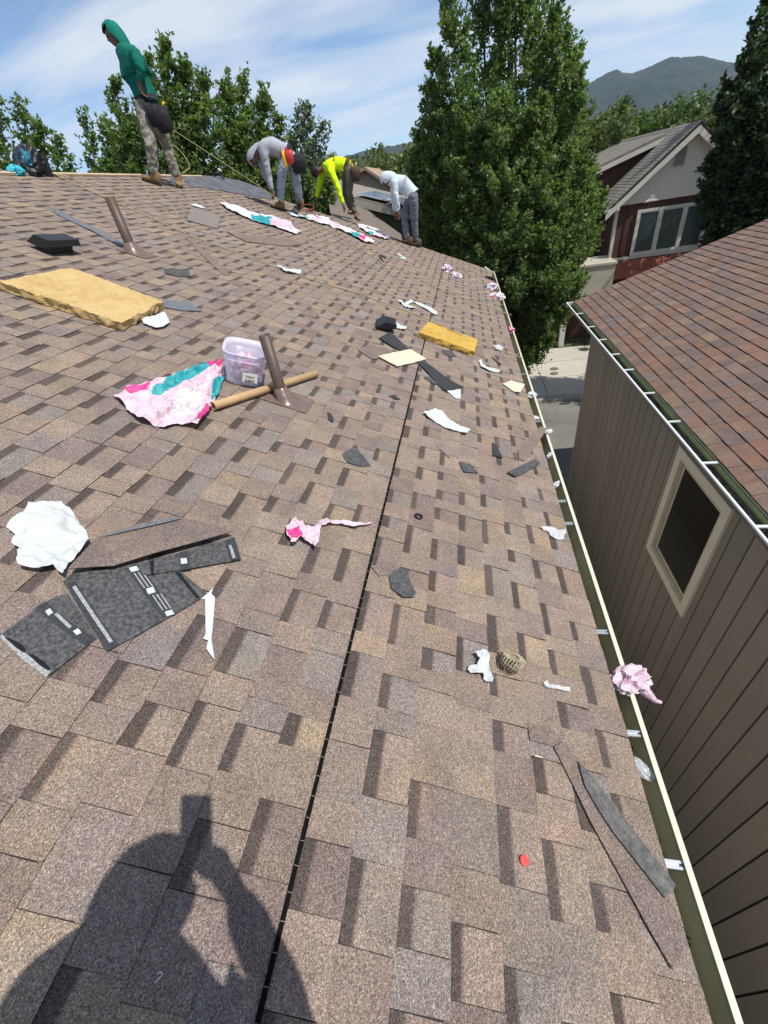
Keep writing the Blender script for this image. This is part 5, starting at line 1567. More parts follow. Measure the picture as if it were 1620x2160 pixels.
p = at(1077, 699, Z=GZT - 0.02); crumple('plastic_wrap', 'small hot pink wrap stuffed into the gutter beside the ropes', 'wrap', p, (0.05, 0.07, 0.045), 0.2, [HOT, PINK, PINK], G, frame='w')
p = at(1330, 1437, Z=GZT + 0.005); pw2 = crumple('plastic_wrap', 'pink plastic wrap caught on the gutter lip', 'wrap', p, (0.075, 0.055, 0.045), 0.4, [PINK, PINK, WHT], G, frame='w', seed=4.2, sub=5)
pw = Vector(p)
bm = bmesh.new(); tube(bm, [pw + Vector((0.02, -0.02, 0.0)), pw + Vector((0.06, -0.05, -0.01)), pw + Vector((0.085, -0.065, -0.03)), pw + Vector((0.105, -0.07, -0.035))], [0.028, 0.018, 0.011, 0.006], 9)
for v in bm.verts: v.co += Vector((nz(v.co, 60, 1), nz(v.co, 60, 2), nz(v.co, 60, 3))) * 0.008
lay = bm.loops.layers.float_color.new('Col')
for f in bm.faces:
    for lp in f.loops: lp[lay] = (*PINK, 1)
bmesh.ops.transform(bm, matrix=(Matrix.Translation(pw) @ Matrix.Rotation(0.4, 4, 'Z')).inverted(), verts=bm.verts[:])
bmo('wrap_tail', bm, M_WRAP, pw2)
for i, (q, zz, s_, lb) in enumerate([((1122, 835), -0.02, (0.05, 0.05, 0.03), 'white film knot in the gutter beside the tan card'), ((1123, 883), 0.0, (0.055, 0.03, 0.02), 'white film ribbon on the gutter edge beyond the hanger'),
                                     ((1157, 912), 0.012, (0.035, 0.02, 0.02), 'white film knot tied over the gutter lip'), ((1160, 962), -0.02, (0.03, 0.02, 0.02), 'small white film knot inside the gutter'),
                                     ((1176, 1022), -0.03, (0.02, 0.05, 0.02), 'narrow white film scrap inside the gutter below the knot'), ((1352, 1622), -0.03, (0.022, 0.045, 0.018), 'clear film scrap inside the gutter nearest the camera')]):
    p = at(*q, Z=GZT + zz); crumple('film_knot', lb, 'film', p, s_, random.random() * 3, [WHT] * 3, 'film scraps in the gutter', M_WHITE if i < 5 else M_FILM, frame='w', sub=3)

# --- upper field
sheet('white_paper', [(690, 682), (740, 668), (805, 655), (832, 700), (800, 722), (760, 724), (702, 706)], M_WHITE, T_A, 0.0012, 0.010, 0.008, 10, 0.015, 0.015, 'white paper at the near corner of the large yellow slab', 'paper', crease=0.012)
sheet('dark_offcut', [(790, 585), (900, 595), (985, 632), (985, 640), (895, 636), (800, 622)], M_BLUESTRIP, T_A, 0.004, 0.010, 0.003, 8, 0.006, 0.03, 'grey shingle offcut at the right end of the large yellow slab', 'shingle scrap')
sheet('dark_offcut', [(800, 432), (850, 432), (918, 442), (932, 472), (860, 468), (805, 455)], M_UNDER, T_A, 0.004, 0.010, 0.004, 10, 0.008, 0.03, 'small grey offcut below the farther vent pipe', 'shingle scrap')
sheet('metal_strip', [(252, 146), (285, 146), (445, 225), (607, 308), (592, 322), (430, 240), (275, 166)], M_BLUESTRIP, T_A, 0.005, 0.010, 0.006, 4, 0.0, 0.05, 'long thin grey strip reaching the farther vent pipe', 'strip')
sheet('shingle_strip', [(905, 280), (935, 284), (1030, 370), (1122, 462), (1092, 462), (1000, 380)], M_BROWN, T_A, 0.008, 0.010, 0.004, 4, 0.0, 0.05, 'long narrow brown strip between the pipes and the ropes', 'strip')
sheet('shingle_piece', [(935, 133), (1077, 174), (1060, 238), (912, 195)], mottled('light_grey_shingle', (0.20, 0.175, 0.155), (0.27, 0.245, 0.225), 30, 4, 0.95, 0.1, 0.3, 0.004, 0.5, 200), T_A, 0.006, 0.012, 0.004, 4, 0.006, 0.05, 'square grey shingle piece lying loose in the upper field', 'shingle scrap')
sheet('white_scrap', [(930, 116), (960, 116), (1002, 136), (992, 142), (938, 126)], M_WHITE, T_A, 0.0012, 0.010, 0.008, 8, 0.008, 0.03, 'white scrap above the loose grey shingle piece', 'paper')
sheet('shingle_strip', [(1105, 252), (1180, 262), (1300, 278), (1430, 290), (1472, 316), (1400, 322), (1200, 300)], M_BROWN, T_A, 0.010, 0.012, 0.006, 3, 0.008, 0.06, 'wide brown shingle strip lying bent below the wraps', 'strip')
sheet('white_scrap', [(1352, 420), (1375, 426), (1395, 440), (1470, 452), (1466, 463), (1430, 460), (1385, 450)], M_WHITE, T_A, 0.0012, 0.010, 0.015, 9, 0.015, 0.03, 'twisted white scrap beside the lower rope', 'scrap', crease=0.02)
WZ = dict(base=WHT, crease=0.016)
sheet('plastic_wrap', [(1070, 112), (1130, 120), (1250, 165), (1330, 180), (1420, 208), (1428, 232), (1472, 258), (1440, 265), (1340, 230), (1230, 198), (1110, 145)], M_WRAP, T_A, 0.002, 0.014, 0.02, 9, 0.0, 0.03,
      'long flat pink and teal wrap above the bent brown strip', 'wrap', G, zones=[([(1225, 175), (1330, 185), (1320, 225), (1225, 195)], TEAL), ([(1315, 190), (1440, 205), (1430, 245), (1320, 225)], PINK)], **WZ)
sheet('plastic_wrap', [(345, 50), (450, 75), (560, 92), (640, 78), (820, 108), (842, 188), (760, 185), (650, 150), (550, 115), (440, 95)], M_WRAP, T_D, 0.002, 0.014, 0.02, 9, 0.0, 0.03,
      'flattened wrap beside the boots of the man in grey', 'wrap', G, zones=[([(345, 55), (560, 100), (640, 130), (550, 118)], TEAL), ([(640, 100), (760, 120), (750, 160), (640, 145)], PINK)], **WZ)
sheet('plastic_wrap', [(818, 108), (852, 150), (960, 200), (1080, 245), (1180, 288), (1240, 318), (1350, 378), (1335, 402), (1230, 385), (1165, 352), (1080, 302), (940, 240), (832, 200)], M_WRAP, T_D, 0.002, 0.014, 0.025, 9, 0.0, 0.025,
      'long wrap with a hot pink end below the man in yellow', 'wrap', G, zones=[([(1075, 265), (1180, 295), (1170, 352), (1085, 310)], TEAL), ([(1175, 300), (1255, 322), (1225, 375), (1165, 348)], HOT), ([(840, 130), (960, 200), (950, 240), (835, 190)], PINK)], **WZ)
sheet('plastic_wrap', [(1155, 188), (1260, 200), (1380, 240), (1440, 290), (1530, 315), (1505, 356), (1400, 335), (1300, 300), (1170, 215)], M_WRAP, T_D, 0.002, 0.014, 0.02, 9, 0.0, 0.03,
      'wrap lying right of the boots of the man in yellow', 'wrap', G, zones=[([(1270, 262), (1340, 280), (1330, 305), (1265, 290)], TEAL), ([(1350, 300), (1500, 325), (1490, 355), (1350, 330)], PINK)], **WZ)
sheet('plastic_hook', [(1395, 535), (1410, 515), (1490, 555), (1485, 570), (1425, 545), (1418, 560), (1460, 600), (1450, 602), (1405, 565)], M_BLACK, T_D, 0.006, 0.012, 0.004, 6, 0.0, 0.04, 'black bent strap below the upper rope', 'strap')
sheet('white_hook', [(690, 42), (705, 40), (748, 66), (740, 74), (710, 66), (712, 62), (730, 64)], M_WHITE, T_F, 0.003, 0.011, 0.004, 6, 0.0, 0.03, 'white bent strap right of the black strap', 'strap')
sheet('underlayment', [(384, 373), (455, 371), (510, 382), (562, 402), (578, 421), (500, 408), (440, 398), (398, 392)], mottled('dusty_underlayment', (0.045, 0.047, 0.054), (0.15, 0.155, 0.17), 5, 6, 0.85), None, 0.003, 0.010, 0.006, 3, 0.0, 0.12,
      'patch of dusty black underlayment at the ridge end', 'underlayment')
# bag and teal things on the ridge
p = rl(72, 366); crumple('tool_bag', 'black tool bag with teal trim resting on the ridge at far left', 'bag', p, (0.16, 0.20, 0.20), 0.2, [(0.012, 0.013, 0.016), (0.02, 0.03, 0.05), (0.02, 0.16, 0.22)], None, seed=3.0)
p = rl(36, 367); crumple('teal_cloth', 'bright teal cloth on the ridge left of the tool bag', 'cloth', p, (0.08, 0.11, 0.06), 0.6, [(0.03, 0.38, 0.48), (0.05, 0.45, 0.55), (0.02, 0.2, 0.3)], None)
p = rl(462, 378)
tl = empty('nail_gun', wld((p.x, p.y, 0.012)), (0, PITCH, 0)); tag(tl, 'dark nail gun with a white cap lying at the ridge end', 'nail gun')
bm = bmesh.new(); tube(bm, [(-0.10, -0.05, 0.03), (-0.02, 0.0, 0.09), (0.0, 0.02, 0.13)], [0.03, 0.04, 0.035], 10); bmo('body', bm, M_BLACK, tl)
bm = bmesh.new(); tube(bm, [(0.0, 0.02, 0.13), (0.01, 0.03, 0.17)], [0.045, 0.04], 12); bmo('cap', bm, M_LIP, tl)
bm = bmesh.new(); tube(bm, [(-0.02, 0.0, 0.09), (0.08, -0.04, 0.06), (0.14, -0.05, 0.03)], [0.02, 0.018, 0.02], 8); bmo('handle', bm, M_BLACK, tl)
p = rl(364, 390)
bm = bmesh.new(); tube(bm, [(0, 0, 0), (0.09, -0.10, 0)], 0.048, 16)
o = bmo('steel_can', bm, M_GALV, None, wld((p.x, p.y, 0.058)), (0, PITCH, 0)); tag(o, 'small steel can lying between the boots of the man in green', 'can')


def rope(pts, r=0.0058, name='rope', mt=None):
    P = [Vector(p) for p in pts]
    bm = bmesh.new()
    out = []
    for i in range(len(P) - 1):
        n_ = max(2, int((P[i + 1] - P[i]).length / 0.15))
        out += [P[i].lerp(P[i + 1], k2 / n_) for k2 in range(n_)]
    out.append(P[-1])
    tube(bm, out, r, 7)
    return bmo(name, bm, mt or M_ROPE)


belt1 = at(347, 262, Y=8.55)
o = rope([belt1, roofw(652, 462, 0.016), roofw(800, 549, 0.012), roofw(920, 606, 0.012), roofw(1010, 640, 0.012), at(1079, 665, Z=GZT + 0.006)]); tag(o, 'taut upper safety rope from the man in green down to the gutter', 'rope', 'safety ropes')
o = rope([roofw(112, 366, 0.03), roofw(230, 420, 0.014), roofw(400, 496, 0.012), roofw(620, 578, 0.012), roofw(760, 620, 0.012), roofw(880, 664, 0.012), roofw(905, 675, 0.05), roofw(960, 700, 0.082), roofw(1012, 724, 0.05), roofw(1040, 734, 0.012), at(1102, 755, Z=GZT + 0.006)])
tag(o, 'lower safety rope from the ridge across the yellow block to the gutter', 'rope', 'safety ropes')
o = rope([roofw(112, 368, 0.02), roofw(140, 371, 0.05), roofw(155, 378, 0.02), roofw(130, 374, 0.02), roofw(112, 366, 0.02), roofw(100, 352, 0.10)], 0.008); tag(o, 'loose loop of rope lying at the ridge right of the tool bag', 'rope')
o = rope([at(350, 298, Y=8.7), at(372, 310, Y=8.8), at(386, 325, Y=8.85), at(399, 345, Y=8.85), at(399, 355, Y=8.8), at(390, 362, Y=8.7), at(384, 366, Y=8.62)], 0.007); tag(o, 'loop of rope hanging behind the legs of the man in green', 'rope')
M_HOSE = mat('red_hose', (0.30, 0.05, 0.035), 0.5, 0.4)
hp = []
for i in range(50):
    a = i * 0.42; hp.append(wld(rl(598 + 50 + 11 * math.cos(a) * 1.3, 437 + 5.5 * math.sin(a), 0.02 + i * 0.0007)))
o = rope(hp + [roofw(690, 470, 0.015), roofw(720, 478, 0.015), roofw(752, 490, 0.015), roofw(775, 497, 0.015)], 0.009, 'air_hose', M_HOSE); tag(o, 'red air hose coiled by the bending men', 'hose')

# ================================================================= PEOPLE
def skin(name, verts, edges, radii, mt, parent, sub=2, root=0, wr=0.0, wf=18.0, post=None, seed=0.0, flat=None):
    """Continuous limbed surface grown on a skeleton of joints; returns a plain mesh object (world coordinates minus parent)."""
    o0 = Vector(parent.location)
    me = bpy.data.meshes.new('sk')
    me.from_pydata([tuple(Vector(v) - o0) for v in verts], edges, [])
    ob = bpy.data.objects.new('sk', me); COL.objects.link(ob)
    ob.modifiers.new('Skin', 'SKIN')
    for i, r in enumerate(radii):
        d = me.skin_vertices[0].data[i]
        d.radius = r if isinstance(r, tuple) else (r, r)
        d.use_root = (i == root)
    ob.modifiers['Skin'].use_smooth_shade = True
    s = ob.modifiers.new('Sub', 'SUBSURF'); s.levels = sub; s.render_levels = sub
    dg = bpy.context.evaluated_depsgraph_get()
    out = bpy.data.meshes.new_from_object(ob.evaluated_get(dg))
    bpy.data.objects.remove(ob); bpy.data.meshes.remove(me)
    out.name = name
    if wr or post:
        for v in out.vertices:
            c = v.co
            if wr:
                k = 1 - 2.2 * abs(nz(c, wf, seed)); k2 = nz(c, wf * 2.3, seed + 5)
                v.co = c + v.normal * wr * (0.7 * k + 0.5 * k2)
            if post: v.co = post(v.co + o0) - o0
    return obj(name, out, mt, parent, (0, 0, 0), (0, 0, 0), True)


def hand_chain(wrist, d, palmn, curl, verts, edges, radii, wi, s=1.0):
    """Palm, four bent fingers of unequal length and a thumb, added to a skeleton at the wrist vertex."""
    d = d.normalized(); side = d.cross(palmn).normalized(); pn = side.cross(d).normalized()
    pi = len(verts); verts.append(wrist + d * 0.055 * s); radii.append((0.034 * s, 0.020 * s)); edges.append((wi, pi))
    for k, (off, ln) in enumerate(((-0.030, 0.066), (-0.010, 0.078), (0.010, 0.073), (0.029, 0.056))):
        prev = pi; p = wrist + d * 0.085 * s + side * off * s
        fd = d.copy()
        i0 = len(verts); verts.append(p); radii.append(0.0105 * s); edges.append((prev, i0)); prev = i0
        for q in range(3):
            fd = (fd + pn * curl * (0.5 + 0.35 * q)).normalized()
            p = p + fd * ln * s * (0.42 - 0.06 * q)
            i1 = len(verts); verts.append(p.copy()); radii.append((0.0095 - 0.0012 * q) * s); edges.append((prev, i1)); prev = i1
    p = wrist + d * 0.03 * s - side * 0.028 * s; i0 = len(verts); verts.append(p); radii.append(0.013 * s); edges.append((pi, i0))
    p2 = p - side * 0.022 * s + d * 0.028 * s + pn * 0.012 * s; i1 = len(verts); verts.append(p2); radii.append(0.011 * s); edges.append((i0, i1))
    p3 = p2 + d * 0.028 * s + pn * 0.014 * s; i2 = len(verts); verts.append(p3); radii.append(0.009 * s); edges.append((i1, i2))


def boot(parent, sole, toe_dir, up, mt, sole_mt, L=0.29, tall=0.15, s=1.0):
    """Laced work boot: lofted upper on a thick sole, standing on the roof at sole (world)."""
    f = toe_dir.normalized(); upv = up.normalized(); sd_ = upv.cross(f).normalized(); f = sd_.cross(upv).normalized()
    o0 = Vector(parent.location)
    def P(a, b, c): return sole + f * a * s + sd_ * b * s + upv * c * s - o0
    secs = [(-0.10, 0.030, 0.026, 0.10), (-0.085, 0.040, 0.026, 0.17), (-0.05, 0.044, 0.026, 0.19), (0.0, 0.044, 0.026, 0.185), (0.035, 0.043, 0.026, 0.125), (0.08, 0.048, 0.026, 0.092), (0.125, 0.051, 0.026, 0.082), (0.160, 0.044, 0.026, 0.072), (0.182, 0.026, 0.028, 0.055)]
    bm = bmesh.new(); rings = []
    for a, w, z0, z1 in secs:
        ring = []
        for k2 in range(12):
            t_ = 2 * math.pi * k2 / 12; c, s_ = math.cos(t_), math.sin(t_)
            ring.append(bm.verts.new(P(a, w * math.copysign(abs(c) ** 0.7, c), z0 + (z1 - z0) * (0.5 + 0.5 * math.copysign(abs(s_) ** 0.75, s_)))))
        rings.append(ring)
    for i in range(len(rings) - 1):
        for k2 in range(12): bm.faces.new([rings[i][k2], rings[i][(k2 + 1) % 12], rings[i + 1][(k2 + 1) % 12], rings[i + 1][k2]]).smooth = True
    bm.faces.new(rings[0][::-1]); bm.faces.new(rings[-1])
    b = bmo('boot', bm, mt, parent)
    bm = bmesh.new(); rr = []
    for z in (0.004, 0.030):
        rr.append([bm.verts.new(P(a, w, z)) for a, w in ((-0.105, -0.03), (-0.105, 0.03), (-0.05, 0.046), (0.0, 0.042), (0.06, 0.048), (0.13, 0.054), (0.175, 0.038), (0.192, 0.0), (0.175, -0.038), (0.13, -0.054), (0.06, -0.048), (0.0, -0.042), (-0.05, -0.046))])
    n_ = len(rr[0])
    for i in range(n_): bm.faces.new([rr[0][i], rr[0][(i + 1) % n_], rr[1][(i + 1) % n_], rr[1][i]])
    bm.faces.new(rr[0][::-1]); bm.faces.new(rr[1])
    bmo('sole', bm, sole_mt, b)
    bm = bmesh.new()
    for k2 in range(4):
        a = 0.015 + k2 * 0.022; z = 0.155 - k2 * 0.022
        tube(bm, [P(a, -0.03, z), P(a + 0.01, 0, z + 0.010), P(a, 0.03, z)], 0.003 * s, 5)
    bmo('laces', bm, sole_mt, b)
    return b


def cloth(name, c1, c2, scale=9, bump=0.4):
    M = mottled(name, c1, c2, scale, 5, 0.9, 0.1, bump, 0.012)
    t = NT(M); src = t.b.inputs['Base Color'].links[0].from_socket; k = t.coords('Object')
    t.col(t.mix(t.ramp(t.noise(k, 7, 6, 0.7), [(0.58, 0.0), (0.8, 0.45)]), src, (0.12, 0.10, 0.08)))
    return M


M_BOOT = mottled('tan_leather', (0.26, 0.165, 0.075), (0.18, 0.11, 0.05), 14, rough=0.8)
M_BOOTD = mottled('brown_leather', (0.12, 0.075, 0.045), (0.08, 0.05, 0.03), 14, rough=0.75)
M_SOLE = mat('rubber_sole', (0.03, 0.026, 0.022), 0.9)
M_BELT = mottled('black_nylon', (0.010, 0.010, 0.012), (0.020, 0.020, 0.024), 20, rough=0.8)
M_BRLE = mottled('brown_pouch_leather', (0.075, 0.045, 0.03), (0.05, 0.03, 0.022), 16, rough=0.7)


def person(label, cfg):
    """cfg: joints in world space; clothing colours. The body is one mesh, clothing lies over it as children."""
    J = cfg['J']; s = cfg.get('s', 1.0)
    root = empty('person', J['base'])
    tag(root, label, 'person')
    hd = (J['head'] - J['neck']).normalized()
    face = cfg['face']; face = (face - hd * face.dot(hd)).normalized()
    V = [J['pelvis'], J['waist'], J['chest'], J['neck'], J['neck'] + hd * 0.06 * s, J['head'] + face * 0.012 * s, J['head'] + hd * 0.085 * s]
    E = [(0, 1), (1, 2), (2, 3), (3, 4), (4, 5), (5, 6)]
    R = [0.125 * s, 0.115 * s, 0.135 * s, 0.056 * s, 0.062 * s, (0.086 * s, 0.098 * s), 0.062 * s]
    for sd_ in 'LR':
        a = len(V); V += [J['sh' + sd_], J['el' + sd_], J['wr' + sd_]]; R += [0.062 * s, 0.043 * s, 0.030 * s]
        E += [(2, a), (a, a + 1), (a + 1, a + 2)]
        dd = (J['wr' + sd_] - J['el' + sd_]); hdn = cfg.get('hand' + sd_, dd)
        hand_chain(J['wr' + sd_], hdn, cfg.get('palm' + sd_, Vector((-0.4, -0.6, -0.2))), cfg.get('curl', 0.55), V, E, R, a + 2, s)
    for sd_ in 'LR':
        a = len(V); V += [J['hip' + sd_], J['kn' + sd_], J['an' + sd_], J['an' + sd_] + cfg['toe' + sd_].normalized() * 0.10 * s - Vector((0, 0, 0.035))]
        R += [0.082 * s, 0.056 * s, 0.040 * s, 0.034 * s]; E += [(0, a), (a, a + 1), (a + 1, a + 2), (a + 2, a + 3)]
    hc = J['head']
    ear = hd.cross(face).normalized()
    def feat(c):
        d = c - hc
        if d.length > 0.17 * s: return c
        x, y, z = d.dot(ear), d.dot(face), d.dot(hd)
        if y > 0:
            n_ = math.exp(-((x / 0.014) ** 2 + ((z + 0.018 * s) / 0.026) ** 2)); c = c + face * 0.024 * s * n_
            for sx in (-1, 1):
                e_ = math.exp(-(((x - sx * 0.032 * s) / 0.016) ** 2 + ((z - 0.008 * s) / 0.014) ** 2)); c = c - face * 0.012 * s * e_
            l_ = math.exp(-((x / 0.026) ** 2 + ((z + 0.062 * s) / 0.010) ** 2)); c = c + face * 0.007 * s * l_
            ch_ = math.exp(-((x / 0.03) ** 2 + ((z + 0.095 * s) / 0.02) ** 2)); c = c + face * 0.010 * s * ch_
        for sx in (-1, 1):
            e_ = math.exp(-(((x - sx * 0.088 * s) / 0.02) ** 2 + ((z) / 0.028) ** 2 + ((y + 0.005) / 0.016) ** 2)); c = c + ear * sx * 0.016 * s * e_
        return c
    body = skin('body', V, E, R, M_SKIN, root, 2, 0, post=feat)
    for sx in (-1, 1):
        bm = bmesh.new(); bmesh.ops.create_icosphere(bm, subdivisions=2, radius=0.012 * s, matrix=Matrix.Translation(hc + ear * sx * 0.032 * s + face * 0.080 * s + hd * 0.008 * s - Vector(root.location)))
        bmo('eye', bm, M_HAIR, body)
    # shirt: torso and sleeves to the wrist
    k = cfg.get('bulk', 1.0)
    mid = (J['chest'] + J['waist']) / 2
    V = [J['pelvis'] - (J['waist'] - J['pelvis']) * 0.12, J['waist'], mid, J['chest'], J['chest'] + (J['neck'] - J['chest']) * (1.05 if cfg.get('hood') else 0.72)]
    E = [(0, 1), (1, 2), (2, 3), (3, 4)]; R = [0.162 * s * k, 0.152 * s * k, 0.160 * s * k, 0.168 * s * k, (0.098 if cfg.get('hood') else 0.078) * s]
    for sd_ in 'LR':
        a = len(V); u = J['sh' + sd_]; e_ = J['el' + sd_]; w = J['wr' + sd_]
        V += [u, (u + e_) / 2, e_, (e_ + w) / 2, w - (w - e_) * cfg.get('cuff', 0.06)]; R += [0.083 * s * k, 0.070 * s * k, 0.060 * s * k, 0.052 * s * k, 0.044 * s]
        E += [(3, a), (a, a + 1), (a + 1, a + 2), (a + 2, a + 3), (a + 3, a + 4)]
    skin('shirt', V, E, R, cfg['shirt'], root, 2, 1, cfg.get('wr', 0.019) * s, 10.0, seed=cfg.get('seed', 1.0))
    if cfg.get('hood'):
        bm = bmesh.new(); bmesh.ops.create_icosphere(bm, subdivisions=4, radius=1)
        kill = []
        o0 = Vector(root.location)
        for v in bm.verts:
            d = v.co.normalized()
            q = ear * d.x * 0.112 * s + face * d.y * 0.125 * s + hd * d.z * 0.142 * s
            if d.z < -0.2: q += (J['neck'] - J['head']) * 0.75 * (-d.z - 0.2) * 1.4
            if d.y > 0.34 and abs(d.x) < 0.80 and -0.88 < d.z < 0.60: kill.append(v)
            n_ = 0.010 * s * (1 - 2.2 * abs(nz(q, 14, 3)))
            v.co = hc - face * 0.022 * s + q * (1 + n_ * 4) - o0 - hd * 0.01
        bmesh.ops.delete(bm, geom=kill, context='VERTS')
        bmesh.ops.solidify(bm, geom=bm.faces[:], thickness=0.006)
        bmo('hood', bm, cfg['shirt'] if cfg['hood'] is True else cfg['hood'], root, smooth=True)
    if cfg.get('hair'):
        bm = bmesh.new(); bmesh.ops.create_icosphere(bm, subdivisions=4, radius=1)
        kill = []
        for v in bm.verts:
            d = v.co.normalized()
            if (d.y > 0.5 and d.z < 0.35) or d.z < -0.75: kill.append(v)
            q = ear * d.x * 0.104 * s + face * d.y * 0.112 * s + hd * d.z * 0.125 * s
            v.co = hc - face * 0.006 + q * (1 + 0.10 * nz(d, 9, 2) + 0.06 * nz(d, 22, 4)) - Vector(root.location)
        bmesh.ops.delete(bm, geom=kill, context='VERTS'); bmesh.ops.solidify(bm, geom=bm.faces[:], thickness=0.01)
        bmo('hair', bm, M_HAIR, root, smooth=True)
    # trousers
    V = [J['pelvis'] + (J['waist'] - J['pelvis']) * 0.35, J['pelvis']]; E = [(0, 1)]; R = [0.140 * s, 0.150 * s]
    for sd_ in 'LR':
        a = len(V); h_, kn, an = J['hip' + sd_], J['kn' + sd_], J['an' + sd_]
        V += [h_, (h_ + kn) / 2, kn, (kn + an) / 2, an + Vector((0, 0, 0.015))]; R += [0.108 * s, 0.098 * s, 0.080 * s, 0.076 * s, 0.070 * s]
        E += [(1, a), (a, a + 1), (a + 1, a + 2), (a + 2, a + 3), (a + 3, a + 4)]
    skin('trousers', V, E, R, cfg['pants'], root, 3, 1, 0.019 * s, 11.0, seed=cfg.get('seed', 1.0) + 3)
    for sd_ in 'LR':
        boot(root, J['ft' + sd_], cfg['toe' + sd_], Vector(NW), cfg.get('boot', M_BOOT), M_SOLE, s=s)
    return root


def pouch(root, P, dims, mt, rz=0.0, tools=(), tilt=0.0, name='tool_pouch'):
    """Open-topped belt pouch with a flap, seam and tool handles sticking out."""
    e = empty(name, P - Vector(root.location), (tilt, 0, rz), root)
    w, d, h = dims
    bm = bmesh.new()
    rings = []
    for sx, sy, z in ((0.72, 0.6, -h), (0.95, 0.95, -h * 0.85), (1.05, 1.08, -h * 0.4), (1.0, 1.0, 0), (0.9, 0.86, 0), (0.85, 0.8, -h * 0.5)):
        rings.append([bm.verts.new((w * sx * math.copysign(abs(math.cos(a)) ** 0.6, math.cos(a)), d * sy * math.copysign(abs(math.sin(a)) ** 0.6, math.sin(a)), z)) for a in np.linspace(0, 2 * math.pi, 17)[:-1]])
    for i in range(len(rings) - 1):
        for k2 in range(16): bm.faces.new([rings[i][k2], rings[i][(k2 + 1) % 16], rings[i + 1][(k2 + 1) % 16], rings[i + 1][k2]]).smooth = True
    bm.faces.new(rings[0][::-1]); bm.faces.new(rings[-1])
    bmo('bag', bm, mt, e)
    for (x, y, ln, r, tm, tx) in tools:
        bm = bmesh.new(); tube(bm, [(x, y, -0.04), (x + tx * 0.5, y, ln * 0.5), (x + tx, y, ln)], [r, r * 1.15, r * 0.9], 8); bmo('tool_handle', bm, tm, e)
    return e


def belt(root, c, axis, r, mt, h=0.055):
    axis = axis.normalized(); a = axis.cross(Vector((0.2, 1, 0.1))).normalized(); b = axis.cross(a)
    bm = bmesh.new(); rings = []
    for z, rr in ((-h / 2, r), (h / 2, r), (h / 2, r - 0.006), (-h / 2, r - 0.006)):
        rings.append([bm.verts.new(c + axis * z + (a * math.cos(q) + b * math.sin(q)) * rr - Vector(root.location)) for q in np.linspace(0, 6.2832, 29)[:-1]])
    for i in range(4):
        for k2 in range(28): bm.faces.new([rings[i][k2], rings[i][(k2 + 1) % 28], rings[(i + 1) % 4][(k2 + 1) % 28], rings[(i + 1) % 4][k2]]).smooth = True
    return bmo('belt', bm, mt, root)


def foot(px): return roofw(*px)
UPZ = Vector((0, 0, 1))
M_YEL = mat('yellow_plastic', (0.75, 0.42, 0.02), 0.4)
M_REDP = mat('red_plastic_tool', (0.45, 0.04, 0.035), 0.45)

# man in green on the ridge
fL, fR = foot((326, 389)), foot((379, 394))
Yg = (fL.y + fR.y) / 2
A_ = lambda x, y, d=0.0: at(x, y, Y=Yg + d)
J = dict(base=(fL + fR) / 2, ftL=fL, ftR=fR, anL=Vector(fL) + UPZ * 0.11 + Vector((0.05, 0, 0)), anR=Vector(fR) + UPZ * 0.11,
         knL=A_(318, 303, fL.y - Yg), knR=A_(352, 306, fR.y - Yg), hipL=A_(302, 232, -0.08), hipR=A_(322, 232, 0.10),
         pelvis=A_(312, 218), waist=A_(302, 190), chest=A_(278, 132), neck=A_(258, 100), head=A_(237, 74),
         shL=A_(286, 116, -0.17), elL=A_(298, 145, -0.22), wrL=A_(293, 176, -0.20), shR=A_(268, 118, 0.18), elR=A_(285, 152, 0.24), wrR=A_(305, 180, 0.22))
gr = person('man in a green hooded shirt and camouflage trousers standing on the ridge', dict(
    J=J, s=1.06, face=Vector((-0.80, -0.60, -0.30)), hood=True, bulk=1.0, cuff=0.16, handL=Vector((0.05, 0.1, -1)), palmL=Vector((1, 0, 0)), toeL=Vector((-1, -0.12, 0.2)), toeR=Vector((0.45, -0.9, -0.1)), seed=2.0,
    shirt=cloth('green_jersey', (0.013, 0.165, 0.118), (0.007, 0.105, 0.078), 4, 0.9), pants=mottled('camouflage_cloth', (0.38, 0.355, 0.29), (0.055, 0.052, 0.045), 13, 5, 0.9, 0.1, 0.5, 0.012)))
belt(gr, A_(309, 212), J['waist'] - J['pelvis'], 0.165, M_BELT, 0.09)
pouch(gr, A_(334, 226, -0.10), (0.115, 0.10, 0.30), M_BELT, 0.3, [(0.06, 0.0, 0.05, 0.016, M_YEL, 0.05), (-0.03, 0.03, 0.04, 0.012, M_GALV, 0.01)])
pouch(gr, A_(318, 222, -0.20), (0.10, 0.075, 0.24), M_BELT, 0.1)

